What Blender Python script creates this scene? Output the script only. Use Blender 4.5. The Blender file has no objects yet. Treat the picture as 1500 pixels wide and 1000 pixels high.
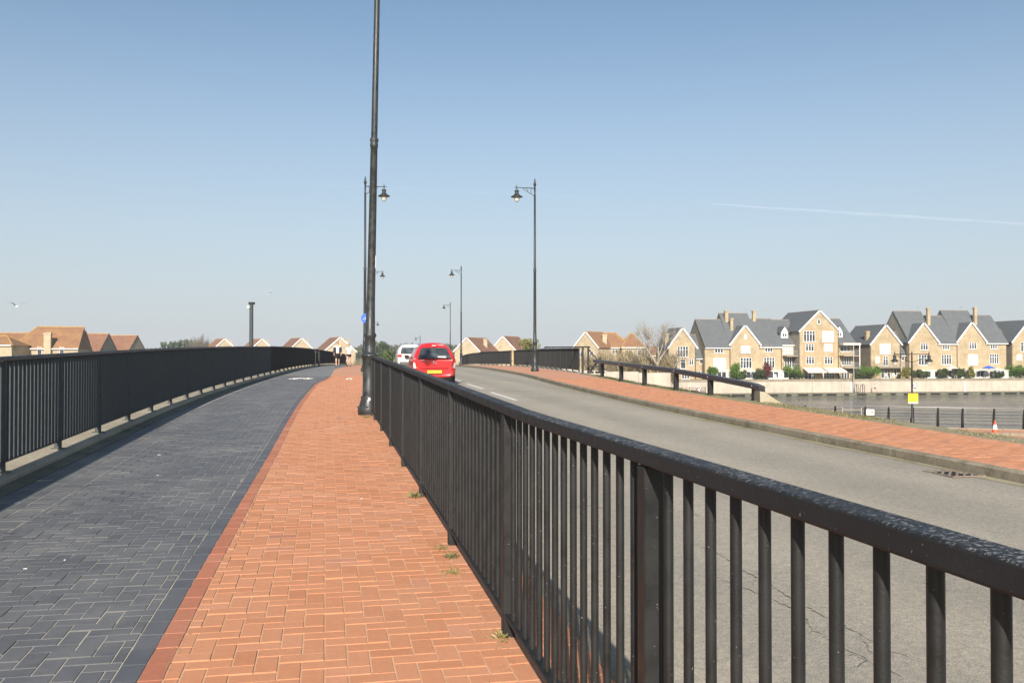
import bpy, math, random
import numpy as np
from mathutils import Vector, Matrix

# ------------------------------------------------------------------ camera, sky, sun, exposure
SC = bpy.context.scene
COL = SC.collection
EYE = 1.5
F = 1338.0                      # focal length in photo pixels (1500 wide)
cd = bpy.data.cameras.new("camera"); cam = bpy.data.objects.new("camera", cd); COL.objects.link(cam)
cam.location = (0, 0, EYE)
cam.rotation_euler = (math.radians(90) + math.atan(20 / F), 0, 0)
cd.sensor_width = 36; cd.lens = 36 * F / 1500; cd.clip_start = .05; cd.clip_end = 30000
SC.camera = cam
SKY_K, SKY_SAT, HAZE_TOP, HAZE_COL = .083, .88, .42, (5.2, 5.5, 5.95, 1)
SUN_EL, SUN_AZ = 28.0, 2.0      # degrees; azimuth measured to the left of straight behind the camera
w = bpy.data.worlds.new("World"); SC.world = w; w.use_nodes = True
nt = w.node_tree; nt.nodes.clear()
sky = nt.nodes.new("ShaderNodeTexSky"); sky.sky_type = 'NISHITA'; sky.sun_disc = False
sky.sun_elevation = math.radians(SUN_EL); sky.sun_rotation = math.radians(180 + SUN_AZ)
sky.air_density = 1.0; sky.dust_density = 1.0; sky.ozone_density = 3.0; sky.altitude = 0
bg = nt.nodes.new("ShaderNodeBackground"); bg.inputs[1].default_value = SKY_K
wo = nt.nodes.new("ShaderNodeOutputWorld")
# a pale band of summer haze low all round the horizon
hs = nt.nodes.new("ShaderNodeHueSaturation"); hs.inputs['Saturation'].default_value = SKY_SAT; nt.links.new(sky.outputs[0], hs.inputs['Color'])
tc_ = nt.nodes.new("ShaderNodeTexCoord"); sx_ = nt.nodes.new("ShaderNodeSeparateXYZ"); nt.links.new(tc_.outputs['Generated'], sx_.inputs[0])
mr_ = nt.nodes.new("ShaderNodeMapRange"); mr_.interpolation_type = 'SMOOTHSTEP'; nt.links.new(sx_.outputs[2], mr_.inputs[0])
mr_.inputs[1].default_value = -.12; mr_.inputs[2].default_value = HAZE_TOP; mr_.inputs[3].default_value = 1.0; mr_.inputs[4].default_value = 0
mx_ = nt.nodes.new("ShaderNodeMix"); mx_.data_type = 'RGBA'; nt.links.new(mr_.outputs[0], mx_.inputs[0]); tn_ = nt.nodes.new('ShaderNodeMix'); tn_.data_type = 'RGBA'; tn_.blend_type = 'MULTIPLY'; tn_.inputs[0].default_value = 1; tn_.inputs[7].default_value = (.97, 1.07, 1.06, 1); nt.links.new(hs.outputs[0], tn_.inputs[6]); nt.links.new(tn_.outputs[2], mx_.inputs[6]); mx_.inputs[7].default_value = HAZE_COL
nt.links.new(mx_.outputs[2], bg.inputs[0]); nt.links.new(bg.outputs[0], wo.inputs[0])
sl = bpy.data.lights.new("sun", 'SUN'); sl.energy = 4.9; sl.angle = math.radians(.53); sl.color = (1, .93, .83)
so = bpy.data.objects.new("sun", sl); COL.objects.link(so)
_e, _a = math.radians(SUN_EL), math.radians(SUN_AZ)
SDIR = Vector((-math.sin(_a) * math.cos(_e), -math.cos(_a) * math.cos(_e), math.sin(_e)))
so.rotation_euler = SDIR.to_track_quat('Z', 'Y').to_euler()
so.location = (0, -20, 30)
SC.view_settings.view_transform = 'Standard'; SC.view_settings.look = 'None'
SC.view_settings.exposure = 0.5; SC.view_settings.gamma = 1; SC.view_settings.use_curve_mapping = False

random.seed(7)
RNG = np.random.default_rng(11)

# ------------------------------------------------------------------ mesh and object helpers
class MB:
    """collects faces, builds ONE mesh"""
    def __init__(s): s.v = []; s.f = []; s.m = []; s.t = []; s.sm = []
    def add(s, vs, fs, m=0, tone=None, smooth=False):
        o = len(s.v); s.v.extend([tuple(p) for p in vs])
        for f in fs:
            s.f.append(tuple(i + o for i in f)); s.m.append(m)
            s.t.append(random.random() if tone is None else tone); s.sm.append(smooth)
        return s
    def box(s, c, d, rz=0, m=0, tone=None, bev=0, rx=0, ry=0):
        x, y, z = d[0] / 2, d[1] / 2, d[2] / 2
        if bev:
            b = min(bev, x * .45, y * .45, z * .45); vs = []
            for sz in (-1, 1):
                vs += [(-x + b, -y + b, sz * z), (x - b, -y + b, sz * z), (x - b, y - b, sz * z), (-x + b, y - b, sz * z)]
            for zz in (-z + b, z - b):
                vs += [(-x + b, -y, zz), (x - b, -y, zz), (x, -y + b, zz), (x, y - b, zz), (x - b, y, zz), (-x + b, y, zz), (-x, y - b, zz), (-x, -y + b, zz)]
            fs = [(3, 2, 1, 0), (4, 5, 6, 7)]
            for i in range(8):
                j = (i + 1) % 8; fs.append((8 + i, 8 + j, 16 + j, 16 + i))
            for base, ring, flip in ((0, 8, 0), (4, 16, 1)):
                q = [(0, 1, 1, 0), (1, 2, 3, 2), (2, 3, 5, 4), (3, 0, 7, 6)]
                es = [(base, base + 1, ring + 1, ring), (base + 1, base + 2, ring + 3, ring + 2), (base + 2, base + 3, ring + 5, ring + 4), (base + 3, base, ring + 7, ring + 6)]
                ts = [(base, ring, ring + 7), (base + 1, ring + 2, ring + 1), (base + 2, ring + 4, ring + 3), (base + 3, ring + 6, ring + 5)]
                for f in es + ts: fs.append(tuple(reversed(f)) if not flip else f)
            # fix winding of the lower ring
        else:
            vs = [(-x, -y, -z), (x, -y, -z), (x, y, -z), (-x, y, -z), (-x, -y, z), (x, -y, z), (x, y, z), (-x, y, z)]
            fs = [(3, 2, 1, 0), (4, 5, 6, 7), (0, 1, 5, 4), (1, 2, 6, 5), (2, 3, 7, 6), (3, 0, 4, 7)]
        M = Matrix.Rotation(rz, 3, 'Z') @ Matrix.Rotation(ry, 3, 'Y') @ Matrix.Rotation(rx, 3, 'X')
        C = Vector(c)
        return s.add([M @ Vector(p) + C for p in vs], fs, m, tone)
    def bar(s, a, b, wd, ht, m=0, tone=None):
        """rectangular bar from a to b"""
        a, b = Vector(a), Vector(b); d = (b - a); L = d.length; d.normalize()
        up = Vector((0, 0, 1)) if abs(d.z) < .95 else Vector((0, 1, 0))
        r = d.cross(up).normalized(); u = r.cross(d)
        vs = []
        for p in (a, b):
            for i, j in ((-1, -1), (1, -1), (1, 1), (-1, 1)): vs.append(p + r * (i * wd / 2) + u * (j * ht / 2))
        return s.add(vs, [(0, 1, 2, 3), (7, 6, 5, 4), (0, 4, 5, 1), (1, 5, 6, 2), (2, 6, 7, 3), (3, 7, 4, 0)], m, tone)
    def tube(s, pts, rad, n=8, m=0, tone=None, cap=True, smooth=True):
        pts = [Vector(p) for p in pts]; k = len(pts)
        rad = [rad] * k if not hasattr(rad, '__len__') else rad
        vs = []; up = None
        for i, p in enumerate(pts):
            d = (pts[min(i + 1, k - 1)] - pts[max(i - 1, 0)])
            if d.length < 1e-9: d = Vector((0, 0, 1))
            d.normalize()
            if up is None: up = Vector((1, 0, 0)) if abs(d.x) < .9 else Vector((0, 1, 0))
            r = (up - d * up.dot(d)).normalized(); up = r; q = d.cross(r)
            for j in range(n):
                a = 2 * math.pi * j / n; vs.append(p + (r * math.cos(a) + q * math.sin(a)) * rad[i])
        fs = []
        for i in range(k - 1):
            for j in range(n):
                jj = (j + 1) % n; fs.append((i * n + j, i * n + jj, (i + 1) * n + jj, (i + 1) * n + j))
        s.add(vs, fs, m, tone, smooth)
        if cap:
            o = len(s.v) - len(vs)
            s.f.append(tuple(o + j for j in reversed(range(n)))); s.f.append(tuple(o + (k - 1) * n + j for j in range(n)))
            for _ in 0, 1: s.m.append(m); s.t.append(.5 if tone is None else tone); s.sm.append(False)
        return s
    def lathe(s, prof, n=16, c=(0, 0, 0), m=0, tone=None, smooth=True, squash=1):
        vs = []; c = Vector(c)
        for r, z in prof:
            for j in range(n):
                a = 2 * math.pi * j / n; vs.append(c + Vector((r * math.cos(a), r * math.sin(a) * squash, z)))
        fs = []
        for i in range(len(prof) - 1):
            for j in range(n):
                jj = (j + 1) % n; fs.append((i * n + j, i * n + jj, (i + 1) * n + jj, (i + 1) * n + j))
        return s.add(vs, fs, m, tone, smooth)
    def prism(s, poly, y0, y1, m=0, tone=None):
        """polygon in x,z (counter-clockwise seen from -y) extruded along y"""
        n = len(poly)
        vs = [(x, y0, z) for x, z in poly] + [(x, y1, z) for x, z in poly]
        fs = [tuple(range(n)), tuple(reversed(range(n, 2 * n)))]
        for i in range(n):
            j = (i + 1) % n; fs.append((i, i + n, j + n, j))
        return s.add(vs, fs, m, tone)
    def blob(s, c, r, m=0, nu=10, nv=7, jit=0, tone=None):
        prof = []; vs = []
        for i in range(nv + 1):
            th = math.pi * i / nv
            for j in range(nu):
                a = 2 * math.pi * j / nu; k = 1 + random.uniform(-jit, jit)
                vs.append((c[0] + r[0] * math.sin(th) * math.cos(a) * k, c[1] + r[1] * math.sin(th) * math.sin(a) * k, c[2] - r[2] * math.cos(th) * k))
        fs = []
        for i in range(nv):
            for j in range(nu):
                jj = (j + 1) % nu; fs.append((i * nu + j, i * nu + jj, (i + 1) * nu + jj, (i + 1) * nu + j))
        return s.add(vs, fs, m, tone, True)
    def mesh(s, name, mats):
        me = bpy.data.meshes.new(name); me.from_pydata(s.v, [], s.f)
        for m in (mats if isinstance(mats, (list, tuple)) else [mats]): me.materials.append(m)
        me.polygons.foreach_set('material_index', s.m)
        me.polygons.foreach_set('use_smooth', s.sm)
        at = me.attributes.new('tone', 'FLOAT', 'FACE'); at.data.foreach_set('value', s.t)
        me.update(); return me
    def build(s, name, mats, parent=None, loc=(0, 0, 0), rz=0):
        return put(name, s.mesh(name, mats), parent, loc, rz)

def put(name, me, parent=None, loc=(0, 0, 0), rz=0):
    o = bpy.data.objects.new(name, me); COL.objects.link(o)
    o.location = loc; o.rotation_euler = (0, 0, rz)
    if parent: o.parent = parent
    return o

def tag(o, label=None, cat=None, group=None, kind=None):
    if label: o['label'] = label
    if cat: o['category'] = cat
    if group: o['group'] = group
    if kind: o['kind'] = kind
    return o

def thing(name, label, cat, loc=(0, 0, 0), rz=0, group=None):
    o = bpy.data.objects.new(name, None); COL.objects.link(o); o.empty_display_size = .2
    o.location = loc; o.rotation_euler = (0, 0, rz)
    return tag(o, label, cat, group)

def dup(o, loc=None, rz=None, label=None, parent=None):
    c = o.copy(); COL.objects.link(c)
    if parent: c.parent = parent
    if loc is not None: c.location = loc
    if rz is not None: c.rotation_euler = (0, 0, rz)
    if label: c['label'] = label
    for ch in list(o.children): dup(ch, parent=c)
    return c

def bulk(name, V, Fq, mats, tone=None, mi=None, smooth=False, parent=None, uv=None):
    """big mesh from numpy arrays; Fq is (n,4)"""
    V = np.asarray(V, np.float32); Fq = np.asarray(Fq, np.int32); n = len(Fq); k = Fq.shape[1]
    me = bpy.data.meshes.new(name)
    me.vertices.add(len(V)); me.vertices.foreach_set('co', V.ravel())
    me.loops.add(n * k); me.loops.foreach_set('vertex_index', Fq.ravel())
    me.polygons.add(n); me.polygons.foreach_set('loop_start', np.arange(0, n * k, k, dtype=np.int32))
    for m in (mats if isinstance(mats, (list, tuple)) else [mats]): me.materials.append(m)
    if mi is not None: me.polygons.foreach_set('material_index', np.asarray(mi, np.int32))
    me.polygons.foreach_set('use_smooth', np.full(n, bool(smooth)))
    at = me.attributes.new('tone', 'FLOAT', 'FACE')
    at.data.foreach_set('value', np.asarray(tone if tone is not None else RNG.random(n), np.float32))
    if uv is not None:
        ul = me.uv_layers.new(name='uv'); ul.data.foreach_set('uv', np.asarray(uv, np.float32)[Fq.ravel()].ravel())
    me.update(calc_edges=True); me.validate()
    return put(name, me, parent)

# ------------------------------------------------------------------ material helpers
class NT:
    def __init__(s, name):
        s.mat = bpy.data.materials.new(name); s.mat.use_nodes = True; s.t = s.mat.node_tree
        s.b = s.t.nodes['Principled BSDF']; s.out = s.t.nodes['Material Output']
        s.x = 0
    def n(s, typ, **kw):
        nd = s.t.nodes.new(typ)
        for k, v in kw.items():
            if k.startswith('_'): nd.inputs[k[1:].replace('_', ' ')].default_value = v
            else: setattr(nd, k, v)
        return nd
    def l(s, a, b): s.t.links.new(a, b)
    def pos(s): return s.n('ShaderNodeNewGeometry').outputs['Position']
    def uvn(s): return s.n('ShaderNodeUVMap', uv_map='uv').outputs[0]
    def mapv(s, v, scale):
        m = s.n('ShaderNodeMapping'); s.l(v, m.inputs['Vector']); m.inputs['Scale'].default_value = scale; return m.outputs[0]
    def noise(s, v, scale, detail=4, rough=.6, dist=0):
        nd = s.n('ShaderNodeTexNoise'); s.l(v, nd.inputs['Vector'])
        nd.inputs['Scale'].default_value = scale; nd.inputs['Detail'].default_value = detail
        nd.inputs['Roughness'].default_value = rough; nd.inputs['Distortion'].default_value = dist
        return nd.outputs['Fac']
    def tone(s):
        return s.n('ShaderNodeAttribute', attribute_name='tone').outputs['Fac']
    def ramp(s, f, stops):
        r = s.n('ShaderNodeValToRGB'); s.l(f, r.inputs[0]); e = r.color_ramp.elements
        while len(e) < len(stops): e.new(.5)
        for i, (p, c) in enumerate(stops):
            e[i].position = p; e[i].color = (*c, 1) if len(c) == 3 else c
        return r.outputs[0]
    def step(s, f, a, b):
        m = s.n('ShaderNodeMapRange'); s.l(f, m.inputs[0])
        m.inputs[1].default_value = a; m.inputs[2].default_value = b; return m.outputs[0]
    def mix(s, f, a, b, mode='MIX'):
        m = s.n('ShaderNodeMix', data_type='RGBA', blend_type=mode)
        if isinstance(f, (int, float)): m.inputs[0].default_value = f
        else: s.l(f, m.inputs[0])
        for v, i in ((a, 6), (b, 7)):
            if isinstance(v, tuple): m.inputs[i].default_value = (*v, 1)
            else: s.l(v, m.inputs[i])
        return m.outputs[2]
    def math(s, op, a, b=0):
        m = s.n('ShaderNodeMath', operation=op)
        for v, i in ((a, 0), (b, 1)):
            if isinstance(v, (int, float)): m.inputs[i].default_value = v
            else: s.l(v, m.inputs[i])
        return m.outputs[0]
    def bump(s, h, strength=.3, dist=.01, prev=None):
        b = s.n('ShaderNodeBump'); b.inputs['Strength'].default_value = strength; b.inputs['Distance'].default_value = dist
        s.l(h, b.inputs['Height'])
        if prev is not None: s.l(prev, b.inputs['Normal'])
        s.l(b.outputs[0], s.b.inputs['Normal']); return b.outputs[0]
    def done(s, col=None, rough=.6, metal=0, spec=.5):
        if col is not None:
            if isinstance(col, tuple): s.b.inputs['Base Color'].default_value = (*col, 1)
            else: s.l(col, s.b.inputs['Base Color'])
        if isinstance(rough, (int, float)): s.b.inputs['Roughness'].default_value = rough
        else: s.l(rough, s.b.inputs['Roughness'])
        s.b.inputs['Metallic'].default_value = metal
        s.b.inputs['Specular IOR Level'].default_value = spec
        return s.mat

def plain(name, col, rough=.6, metal=0, var=.12, scale=6, spec=.5, bump=0):
    m = NT(name); p = m.pos(); f = m.noise(p, scale, 5)
    d = tuple(c * (1 - var) for c in col); b = tuple(min(1, c * (1 + var)) for c in col)
    c = m.ramp(f, [(.3, d), (.7, b)])
    if bump: m.bump(m.noise(p, scale * 8, 4), bump, .01)
    return m.done(c, rough, metal, spec)

def paver(name, stops, dirt, rough=.8, dirtamt=.5):
    m = NT(name); p = m.pos(); t = m.tone()
    c = m.ramp(t, stops)
    f1 = m.noise(p, 1.3, 5, .65); f2 = m.noise(p, 38, 4, .7); f3 = m.noise(p, 260, 2)
    c = m.mix(m.math('MULTIPLY', m.step(f1, .45, .75), dirtamt), c, dirt)
    c = m.mix(m.step(f2, .35, .8), c, m.mix(1, c, (.85, .85, .85), 'MULTIPLY'))
    c = m.mix(m.math('MULTIPLY', m.step(f3, .62, .75), .35), c, dirt)
    h = m.math('ADD', f3, m.math('MULTIPLY', f2, 1.5)); m.bump(h, .35, .004)
    return m.done(c, rough, 0, .35)

M = {}
M['red'] = paver('red_clay_paver', [(0, (.535, .222, .108)), (.3, (.57, .243, .12)), (.8, (.60, .262, .134)), (.975, (.62, .285, .16)), (1, (.42, .19, .125))], (.60, .38, .26), .8, .22)
M['redstrip'] = paver('red_edging_clay', [(0, (.43, .155, .088)), (.6, (.47, .175, .10)), (1, (.51, .20, .12))], (.5, .26, .16), .8, .35)
M['dark'] = paver('blue_black_paver', [(0, (.106, .107, .112)), (.5, (.118, .119, .124)), (.9, (.132, .132, .135)), (1, (.155, .152, .15))], (.25, .24, .225), .62, .6)
M['darkstrip'] = paver('black_edging_paver', [(0, (.095, .099, .11)), (1, (.12, .124, .134))], (.2, .195, .185), .72, .5)
def bed(name, a, b):
    m = NT(name); p = m.pos(); f = m.noise(p, 3, 5); f2 = m.noise(p, 200, 3)
    c = m.ramp(f, [(.3, a), (.7, b)]); m.bump(f2, .5, .004); return m.done(c, .95, 0, .2)
M['redbed'] = bed('orange_joint_sand', (.54, .33, .20), (.64, .44, .29))
M['darkbed'] = bed('pale_joint_sand', (.36, .33, .26), (.52, .47, .37))
def farpave(name, c1, c2, mort):
    m = NT(name); uv = m.uvn(); br = m.n('ShaderNodeTexBrick'); m.l(uv, br.inputs['Vector'])
    br.inputs['Color1'].default_value = (*c1, 1); br.inputs['Color2'].default_value = (*c2, 1); br.inputs['Mortar'].default_value = (*mort, 1)
    br.inputs['Scale'].default_value = 1; br.inputs['Mortar Size'].default_value = .006; br.inputs['Brick Width'].default_value = .206; br.inputs['Row Height'].default_value = .103
    f = m.noise(m.pos(), .8, 5); c = m.mix(m.math('MULTIPLY', m.step(f, .4, .75), .4), br.outputs[0], mort)
    m.bump(m.noise(m.pos(), 60, 3), .3, .004); return m.done(c, .85, 0, .3)
M['redfar'] = farpave('far_red_paving', (.54, .235, .13), (.58, .26, .15), (.60, .38, .25))
M['darkfar'] = farpave('far_dark_paving', (.14, .144, .152), (.17, .172, .178), (.3, .285, .25))

def asphalt():
    m = NT('worn_asphalt'); uv = m.uvn(); p = m.pos()
    agg = m.noise(p, 95, 3, .75); fine = m.noise(p, 330, 2); big = m.noise(m.mapv(uv, (1.1, .06, 1)), 1.0, 5, .6)
    blot = m.noise(p, .55, 5, .6)
    sep = m.n('ShaderNodeSeparateXYZ'); m.l(uv, sep.inputs[0]); u = sep.outputs[0]
    band = m.math('MULTIPLY', m.math('ADD', m.math('SINE', m.math('MULTIPLY', m.math('ADD', u, m.math('MULTIPLY', big, .9)), 3.75)), 1), .5)   # wheel tracks
    c = m.ramp(agg, [(.28, (.26, .23, .188)), (.5, (.405, .365, .30)), (.62, (.50, .45, .372)), (.8, (.62, .565, .475))])
    c = m.mix(m.math('MULTIPLY', band, .6), c, m.mix(1, c, (.72, .735, .77), 'MULTIPLY'))
    c = m.mix(m.step(blot, .4, .8), c, m.mix(1, c, (.80, .79, .78), 'MULTIPLY'))
    mott = m.noise(p, 21, 4, .7); c = m.mix(m.step(mott, .38, .66), m.mix(1, c, (.80, .795, .79), 'MULTIPLY'), m.mix(1, c, (1.10, 1.06, .98), 'MULTIPLY'))
    spk = m.noise(p, 150, 2, .6); c = m.mix(m.math('MULTIPLY', m.step(spk, .57, .63), .55), c, (.62, .56, .47)); c = m.mix(m.math('MULTIPLY', m.step(spk, .42, .36), .5), c, (.10, .095, .085))
    # cracks: thin warped lines running mostly along the lane
    wv = m.n('ShaderNodeVectorMath', operation='ADD'); wn = m.n('ShaderNodeTexNoise'); m.l(uv, wn.inputs['Vector']); wn.inputs['Scale'].default_value = 1.6; wn.inputs['Detail'].default_value = 6
    sc = m.n('ShaderNodeVectorMath', operation='SCALE'); m.l(wn.outputs['Color'], sc.inputs[0]); sc.inputs['Scale'].default_value = .9
    m.l(uv, wv.inputs[0]); m.l(sc.outputs[0], wv.inputs[1])
    vo = m.n('ShaderNodeTexVoronoi', feature='DISTANCE_TO_EDGE'); m.l(m.mapv(wv.outputs[0], (.62, .22, 1)), vo.inputs['Vector']); vo.inputs['Scale'].default_value = 1.0
    crack = m.math('MULTIPLY', m.step(vo.outputs['Distance'], .0075, .002), m.step(m.noise(uv, .7, 3), .55, .66))
    c = m.mix(m.math('MULTIPLY', crack, .5), c, (.05, .045, .04))
    m.bump(m.math('ADD', m.math('ADD', agg, m.math('MULTIPLY', fine, .6)), m.math('MULTIPLY', crack, -3)), .55, .006)
    return m.done(c, .88, 0, .3)
M['asphalt'] = asphalt()

def concrete(name, a, b, moss=(.07, .075, .03), amt=.5, rough=.9, mscale=2.2):
    m = NT(name); p = m.pos(); f = m.noise(p, 1.2, 6, .65); g = m.noise(p, 22, 5, .7); k = m.noise(p, mscale, 6, .7)
    c = m.ramp(f, [(.3, a), (.7, b)])
    c = m.mix(m.step(g, .4, .8), c, m.mix(1, c, (.68, .66, .62), 'MULTIPLY'))
    c = m.mix(m.math('MULTIPLY', m.step(k, .5, .68), amt), c, moss)
    m.bump(m.math('ADD', g, m.noise(p, 90, 3)), .4, .01); return m.done(c, rough, 0, .25)
M['concrete'] = concrete('pale_concrete', (.34, .29, .215), (.46, .40, .30), (.16, .14, .06), .35)
M['kerb'] = concrete('weathered_kerb_concrete', (.25, .21, .15), (.36, .31, .23), (.10, .09, .05), .7, .9, 3.5)
M['mossy'] = concrete('mossy_concrete', (.12, .12, .09), (.2, .19, .14), (.06, .075, .03), .8)
M['lichen'] = concrete('lichen_concrete', (.34, .30, .22), (.46, .41, .31), (.42, .30, .06), .75, .9, 1.6)
M['verge'] = concrete('gravelly_verge', (.30, .26, .17), (.40, .35, .24), (.15, .15, .05), .7)
def quaywall():
    m = NT('stained_quay_concrete'); p = m.pos()
    st = m.noise(m.mapv(p, (1.2, 1.2, .12)), 1.4, 6, .7); f = m.noise(p, .5, 6, .65); g = m.noise(p, 3.5, 5, .7)
    c = m.ramp(f, [(.3, (.42, .36, .29)), (.7, (.56, .49, .40))])
    c = m.mix(m.math('MULTIPLY', m.step(st, .45, .75), .6), c, (.26, .24, .2))
    c = m.mix(m.math('MULTIPLY', m.step(g, .5, .75), .4), c, (.36, .31, .24))
    m.bump(g, .4, .05); return m.done(c, .9, 0, .25)
M['quay'] = quaywall()

def blackmetal(name, base, dust, wear, rough=.42):
    m = NT(name); p = m.pos(); f = m.noise(p, 9, 5, .6); s1 = m.noise(p, 120, 2, .5); g = m.noise(p, 1.1, 4)
    sep = m.n('ShaderNodeSeparateXYZ'); m.l(m.n('ShaderNodeNewGeometry').outputs['Normal'], sep.inputs[0])
    c = m.ramp(f, [(.3, base), (.75, dust)])
    sp = m.math('MULTIPLY', m.step(s1, .73, .77), .4)
    c = m.mix(sp, c, (.5, .5, .48))
    if wear:
        k = m.noise(p, 85, 6, .8); kk = m.math('MULTIPLY', m.math('MULTIPLY', m.step(k, .52, .62), m.step(g, .38, .56)), m.step(sep.outputs[2], .2, .9))
        c = m.mix(m.math('MULTIPLY', kk, .75), c, (.42, .42, .42))
    m.bump(m.math('ADD', m.noise(p, 160, 3), f), .25, .003)
    return m.done(c, m.ramp(f, [(.3, (rough - .08,) * 3), (.7, (rough + .18,) * 3)]), 0, .45)
M['black'] = blackmetal('weathered_black_paint', (.009, .009, .0088), (.019, .019, .018), False, .5)
M['blackrail'] = blackmetal('worn_black_handrail_paint', (.011, .011, .0115), (.021, .021, .022), True, .6)
M['navy'] = blackmetal('blue_black_paint', (.035, .042, .047), (.062, .072, .077), False, .5)
M['beam'] = blackmetal('grey_black_beam_paint', (.022, .022, .028), (.05, .05, .056), True, .4)
M['lampblack'] = blackmetal('flaking_black_lamp_paint', (.014, .016, .016), (.05, .053, .052), False, .4)

def brickwall(name, c1, c2, mort, scale=1.0):
    m = NT(name); tc = m.n('ShaderNodeTexCoord').outputs['Object']
    sp = m.n('ShaderNodeSeparateXYZ'); m.l(tc, sp.inputs[0]); cb = m.n('ShaderNodeCombineXYZ')
    m.l(m.math('ADD', sp.outputs[0], sp.outputs[1]), cb.inputs[0]); m.l(sp.outputs[2], cb.inputs[1])
    br = m.n('ShaderNodeTexBrick'); m.l(cb.outputs[0], br.inputs['Vector'])
    br.inputs['Color1'].default_value = (*c1, 1); br.inputs['Color2'].default_value = (*c2, 1); br.inputs['Mortar'].default_value = (*mort, 1)
    br.inputs['Scale'].default_value = scale; br.inputs['Mortar Size'].default_value = .012; br.inputs['Brick Width'].default_value = .23; br.inputs['Row Height'].default_value = .078
    p = m.pos(); f = m.noise(p, .7, 6, .7); g = m.noise(m.mapv(p, (1, 1, 4)), 2.2, 6, .8)
    c = m.mix(m.math('MULTIPLY', m.step(f, .40, .72), .75), br.outputs[0], tuple(x * .66 for x in c1))
    c = m.mix(m.math('MULTIPLY', m.step(g, .52, .68), .65), c, tuple(min(1, x * 1.35) for x in c2))
    m.bump(br.outputs['Fac'], -.3, .01); return m.done(c, .9, 0, .2)
M['stock'] = brickwall('yellow_stock_brick', (.37, .275, .155), (.485, .37, .225), (.46, .385, .275))
M['buff'] = brickwall('buff_brick', (.42, .32, .20), (.54, .42, .275), (.52, .45, .34))
M['flint'] = brickwall('grey_buff_brick', (.30, .26, .19), (.38, .33, .25), (.4, .36, .3))
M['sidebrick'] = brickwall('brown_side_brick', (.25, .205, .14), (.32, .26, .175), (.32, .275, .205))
M['orangebrick'] = brickwall('orange_trim_brick', (.5, .25, .12), (.58, .31, .16), (.5, .36, .24))
def roofmat(name, a, b, line, lichen=None, rowh=.3):
    m = NT(name); tc = m.n('ShaderNodeTexCoord').outputs['Object']
    sp = m.n('ShaderNodeSeparateXYZ'); m.l(tc, sp.inputs[0]); cb = m.n('ShaderNodeCombineXYZ')
    m.l(m.math('ADD', sp.outputs[0], m.math('MULTIPLY', sp.outputs[1], .6)), cb.inputs[0]); m.l(m.math('MULTIPLY', sp.outputs[2], 1.3), cb.inputs[1])
    br = m.n('ShaderNodeTexBrick'); m.l(cb.outputs[0], br.inputs['Vector'])
    br.inputs['Color1'].default_value = (*a, 1); br.inputs['Color2'].default_value = (*b, 1); br.inputs['Mortar'].default_value = (*line, 1)
    br.inputs['Scale'].default_value = 1; br.inputs['Mortar Size'].default_value = .014; br.inputs['Brick Width'].default_value = .3; br.inputs['Row Height'].default_value = rowh
    c = br.outputs[0]; p = m.pos(); f = m.noise(p, .8, 6, .7)
    c = m.mix(m.math('MULTIPLY', m.step(f, .42, .75), .5), c, tuple(x * .72 for x in a))
    if lichen:
        g = m.noise(m.mapv(p, (1, 1, .5)), .5, 6, .75); c = m.mix(m.math('MULTIPLY', m.step(g, .48, .72), .6), c, lichen)
    m.bump(br.outputs['Fac'], -.35, .02); return m.done(c, .75, 0, .3)
M['slate'] = roofmat('grey_slate', (.12, .128, .132), (.142, .15, .154), (.095, .10, .104), None)
M['tile'] = roofmat('brown_clay_tile', (.255, .13, .068), (.31, .165, .088), (.19, .1, .06), (.40, .23, .08))
M['tilered'] = roofmat('red_brown_clay_tile', (.215, .108, .07), (.27, .135, .085), (.16, .08, .05), (.33, .2, .1))
M['ridge'] = plain('lichened_ridge_tile', (.46, .28, .09), .85, var=.3, scale=3)
M['ridgeslate'] = plain('clay_ridge_on_slate', (.26, .2, .15), .85, var=.25, scale=3)
M['upvc'] = plain('white_upvc', (.80, .78, .74), .4, var=.05)
M['cream'] = plain('cream_canvas', (.78, .68, .54), .9, var=.06)
M['blind'] = plain('white_window_blind', (.58, .52, .44), .6, var=.06, scale=2)
M['lead'] = plain('grey_lead', (.18, .18, .19), .6)
M['pot'] = plain('terracotta_pot', (.42, .2, .11), .8)
def glass():
    m = NT('dark_window_glass'); p = m.pos(); f = m.noise(p, .9, 3)
    c = m.ramp(f, [(.35, (.02, .024, .03)), (.65, (.10, .11, .12))]); return m.done(c, .06, 0, .8)
M['glass'] = glass()
def water():
    m = NT('harbour_water'); p = m.pos()
    a = m.noise(m.mapv(p, (.35, 1.1, 1)), 1.0, 6, .65); b = m.noise(m.mapv(p, (1, 2.4, 1)), 2.6, 4, .6)
    big = m.noise(m.mapv(p, (.02, .06, 1)), 1.0, 4, .6)
    c = m.ramp(big, [(.35, (.07, .076, .076)), (.65, (.10, .10, .09))])
    m.bump(m.math('ADD', a, m.math('MULTIPLY', b, .45)), .6, .3)
    m.done(c, m.ramp(big, [(.35, (.06,) * 3), (.65, (.2,) * 3)]), 0, .5); m.b.inputs['IOR'].default_value = 1.33; return m.mat
M['water'] = water()
def veg(name, stops, rough=.7, trans=.0):
    m = NT(name); c = m.ramp(m.tone(), stops); f = m.noise(m.pos(), 1.2, 3)
    c = m.mix(m.step(f, .35, .75), c, m.mix(1, c, (.75, .8, .7), 'MULTIPLY')); return m.done(c, rough, 0, .25)
M['leaf'] = veg('green_leaves', [(0, (.05, .10, .015)), (.5, (.10, .18, .025)), (1, (.18, .27, .045))])
M['leafdark'] = veg('dark_green_leaves', [(0, (.03, .05, .015)), (.6, (.06, .085, .025)), (1, (.11, .13, .04))])
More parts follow.
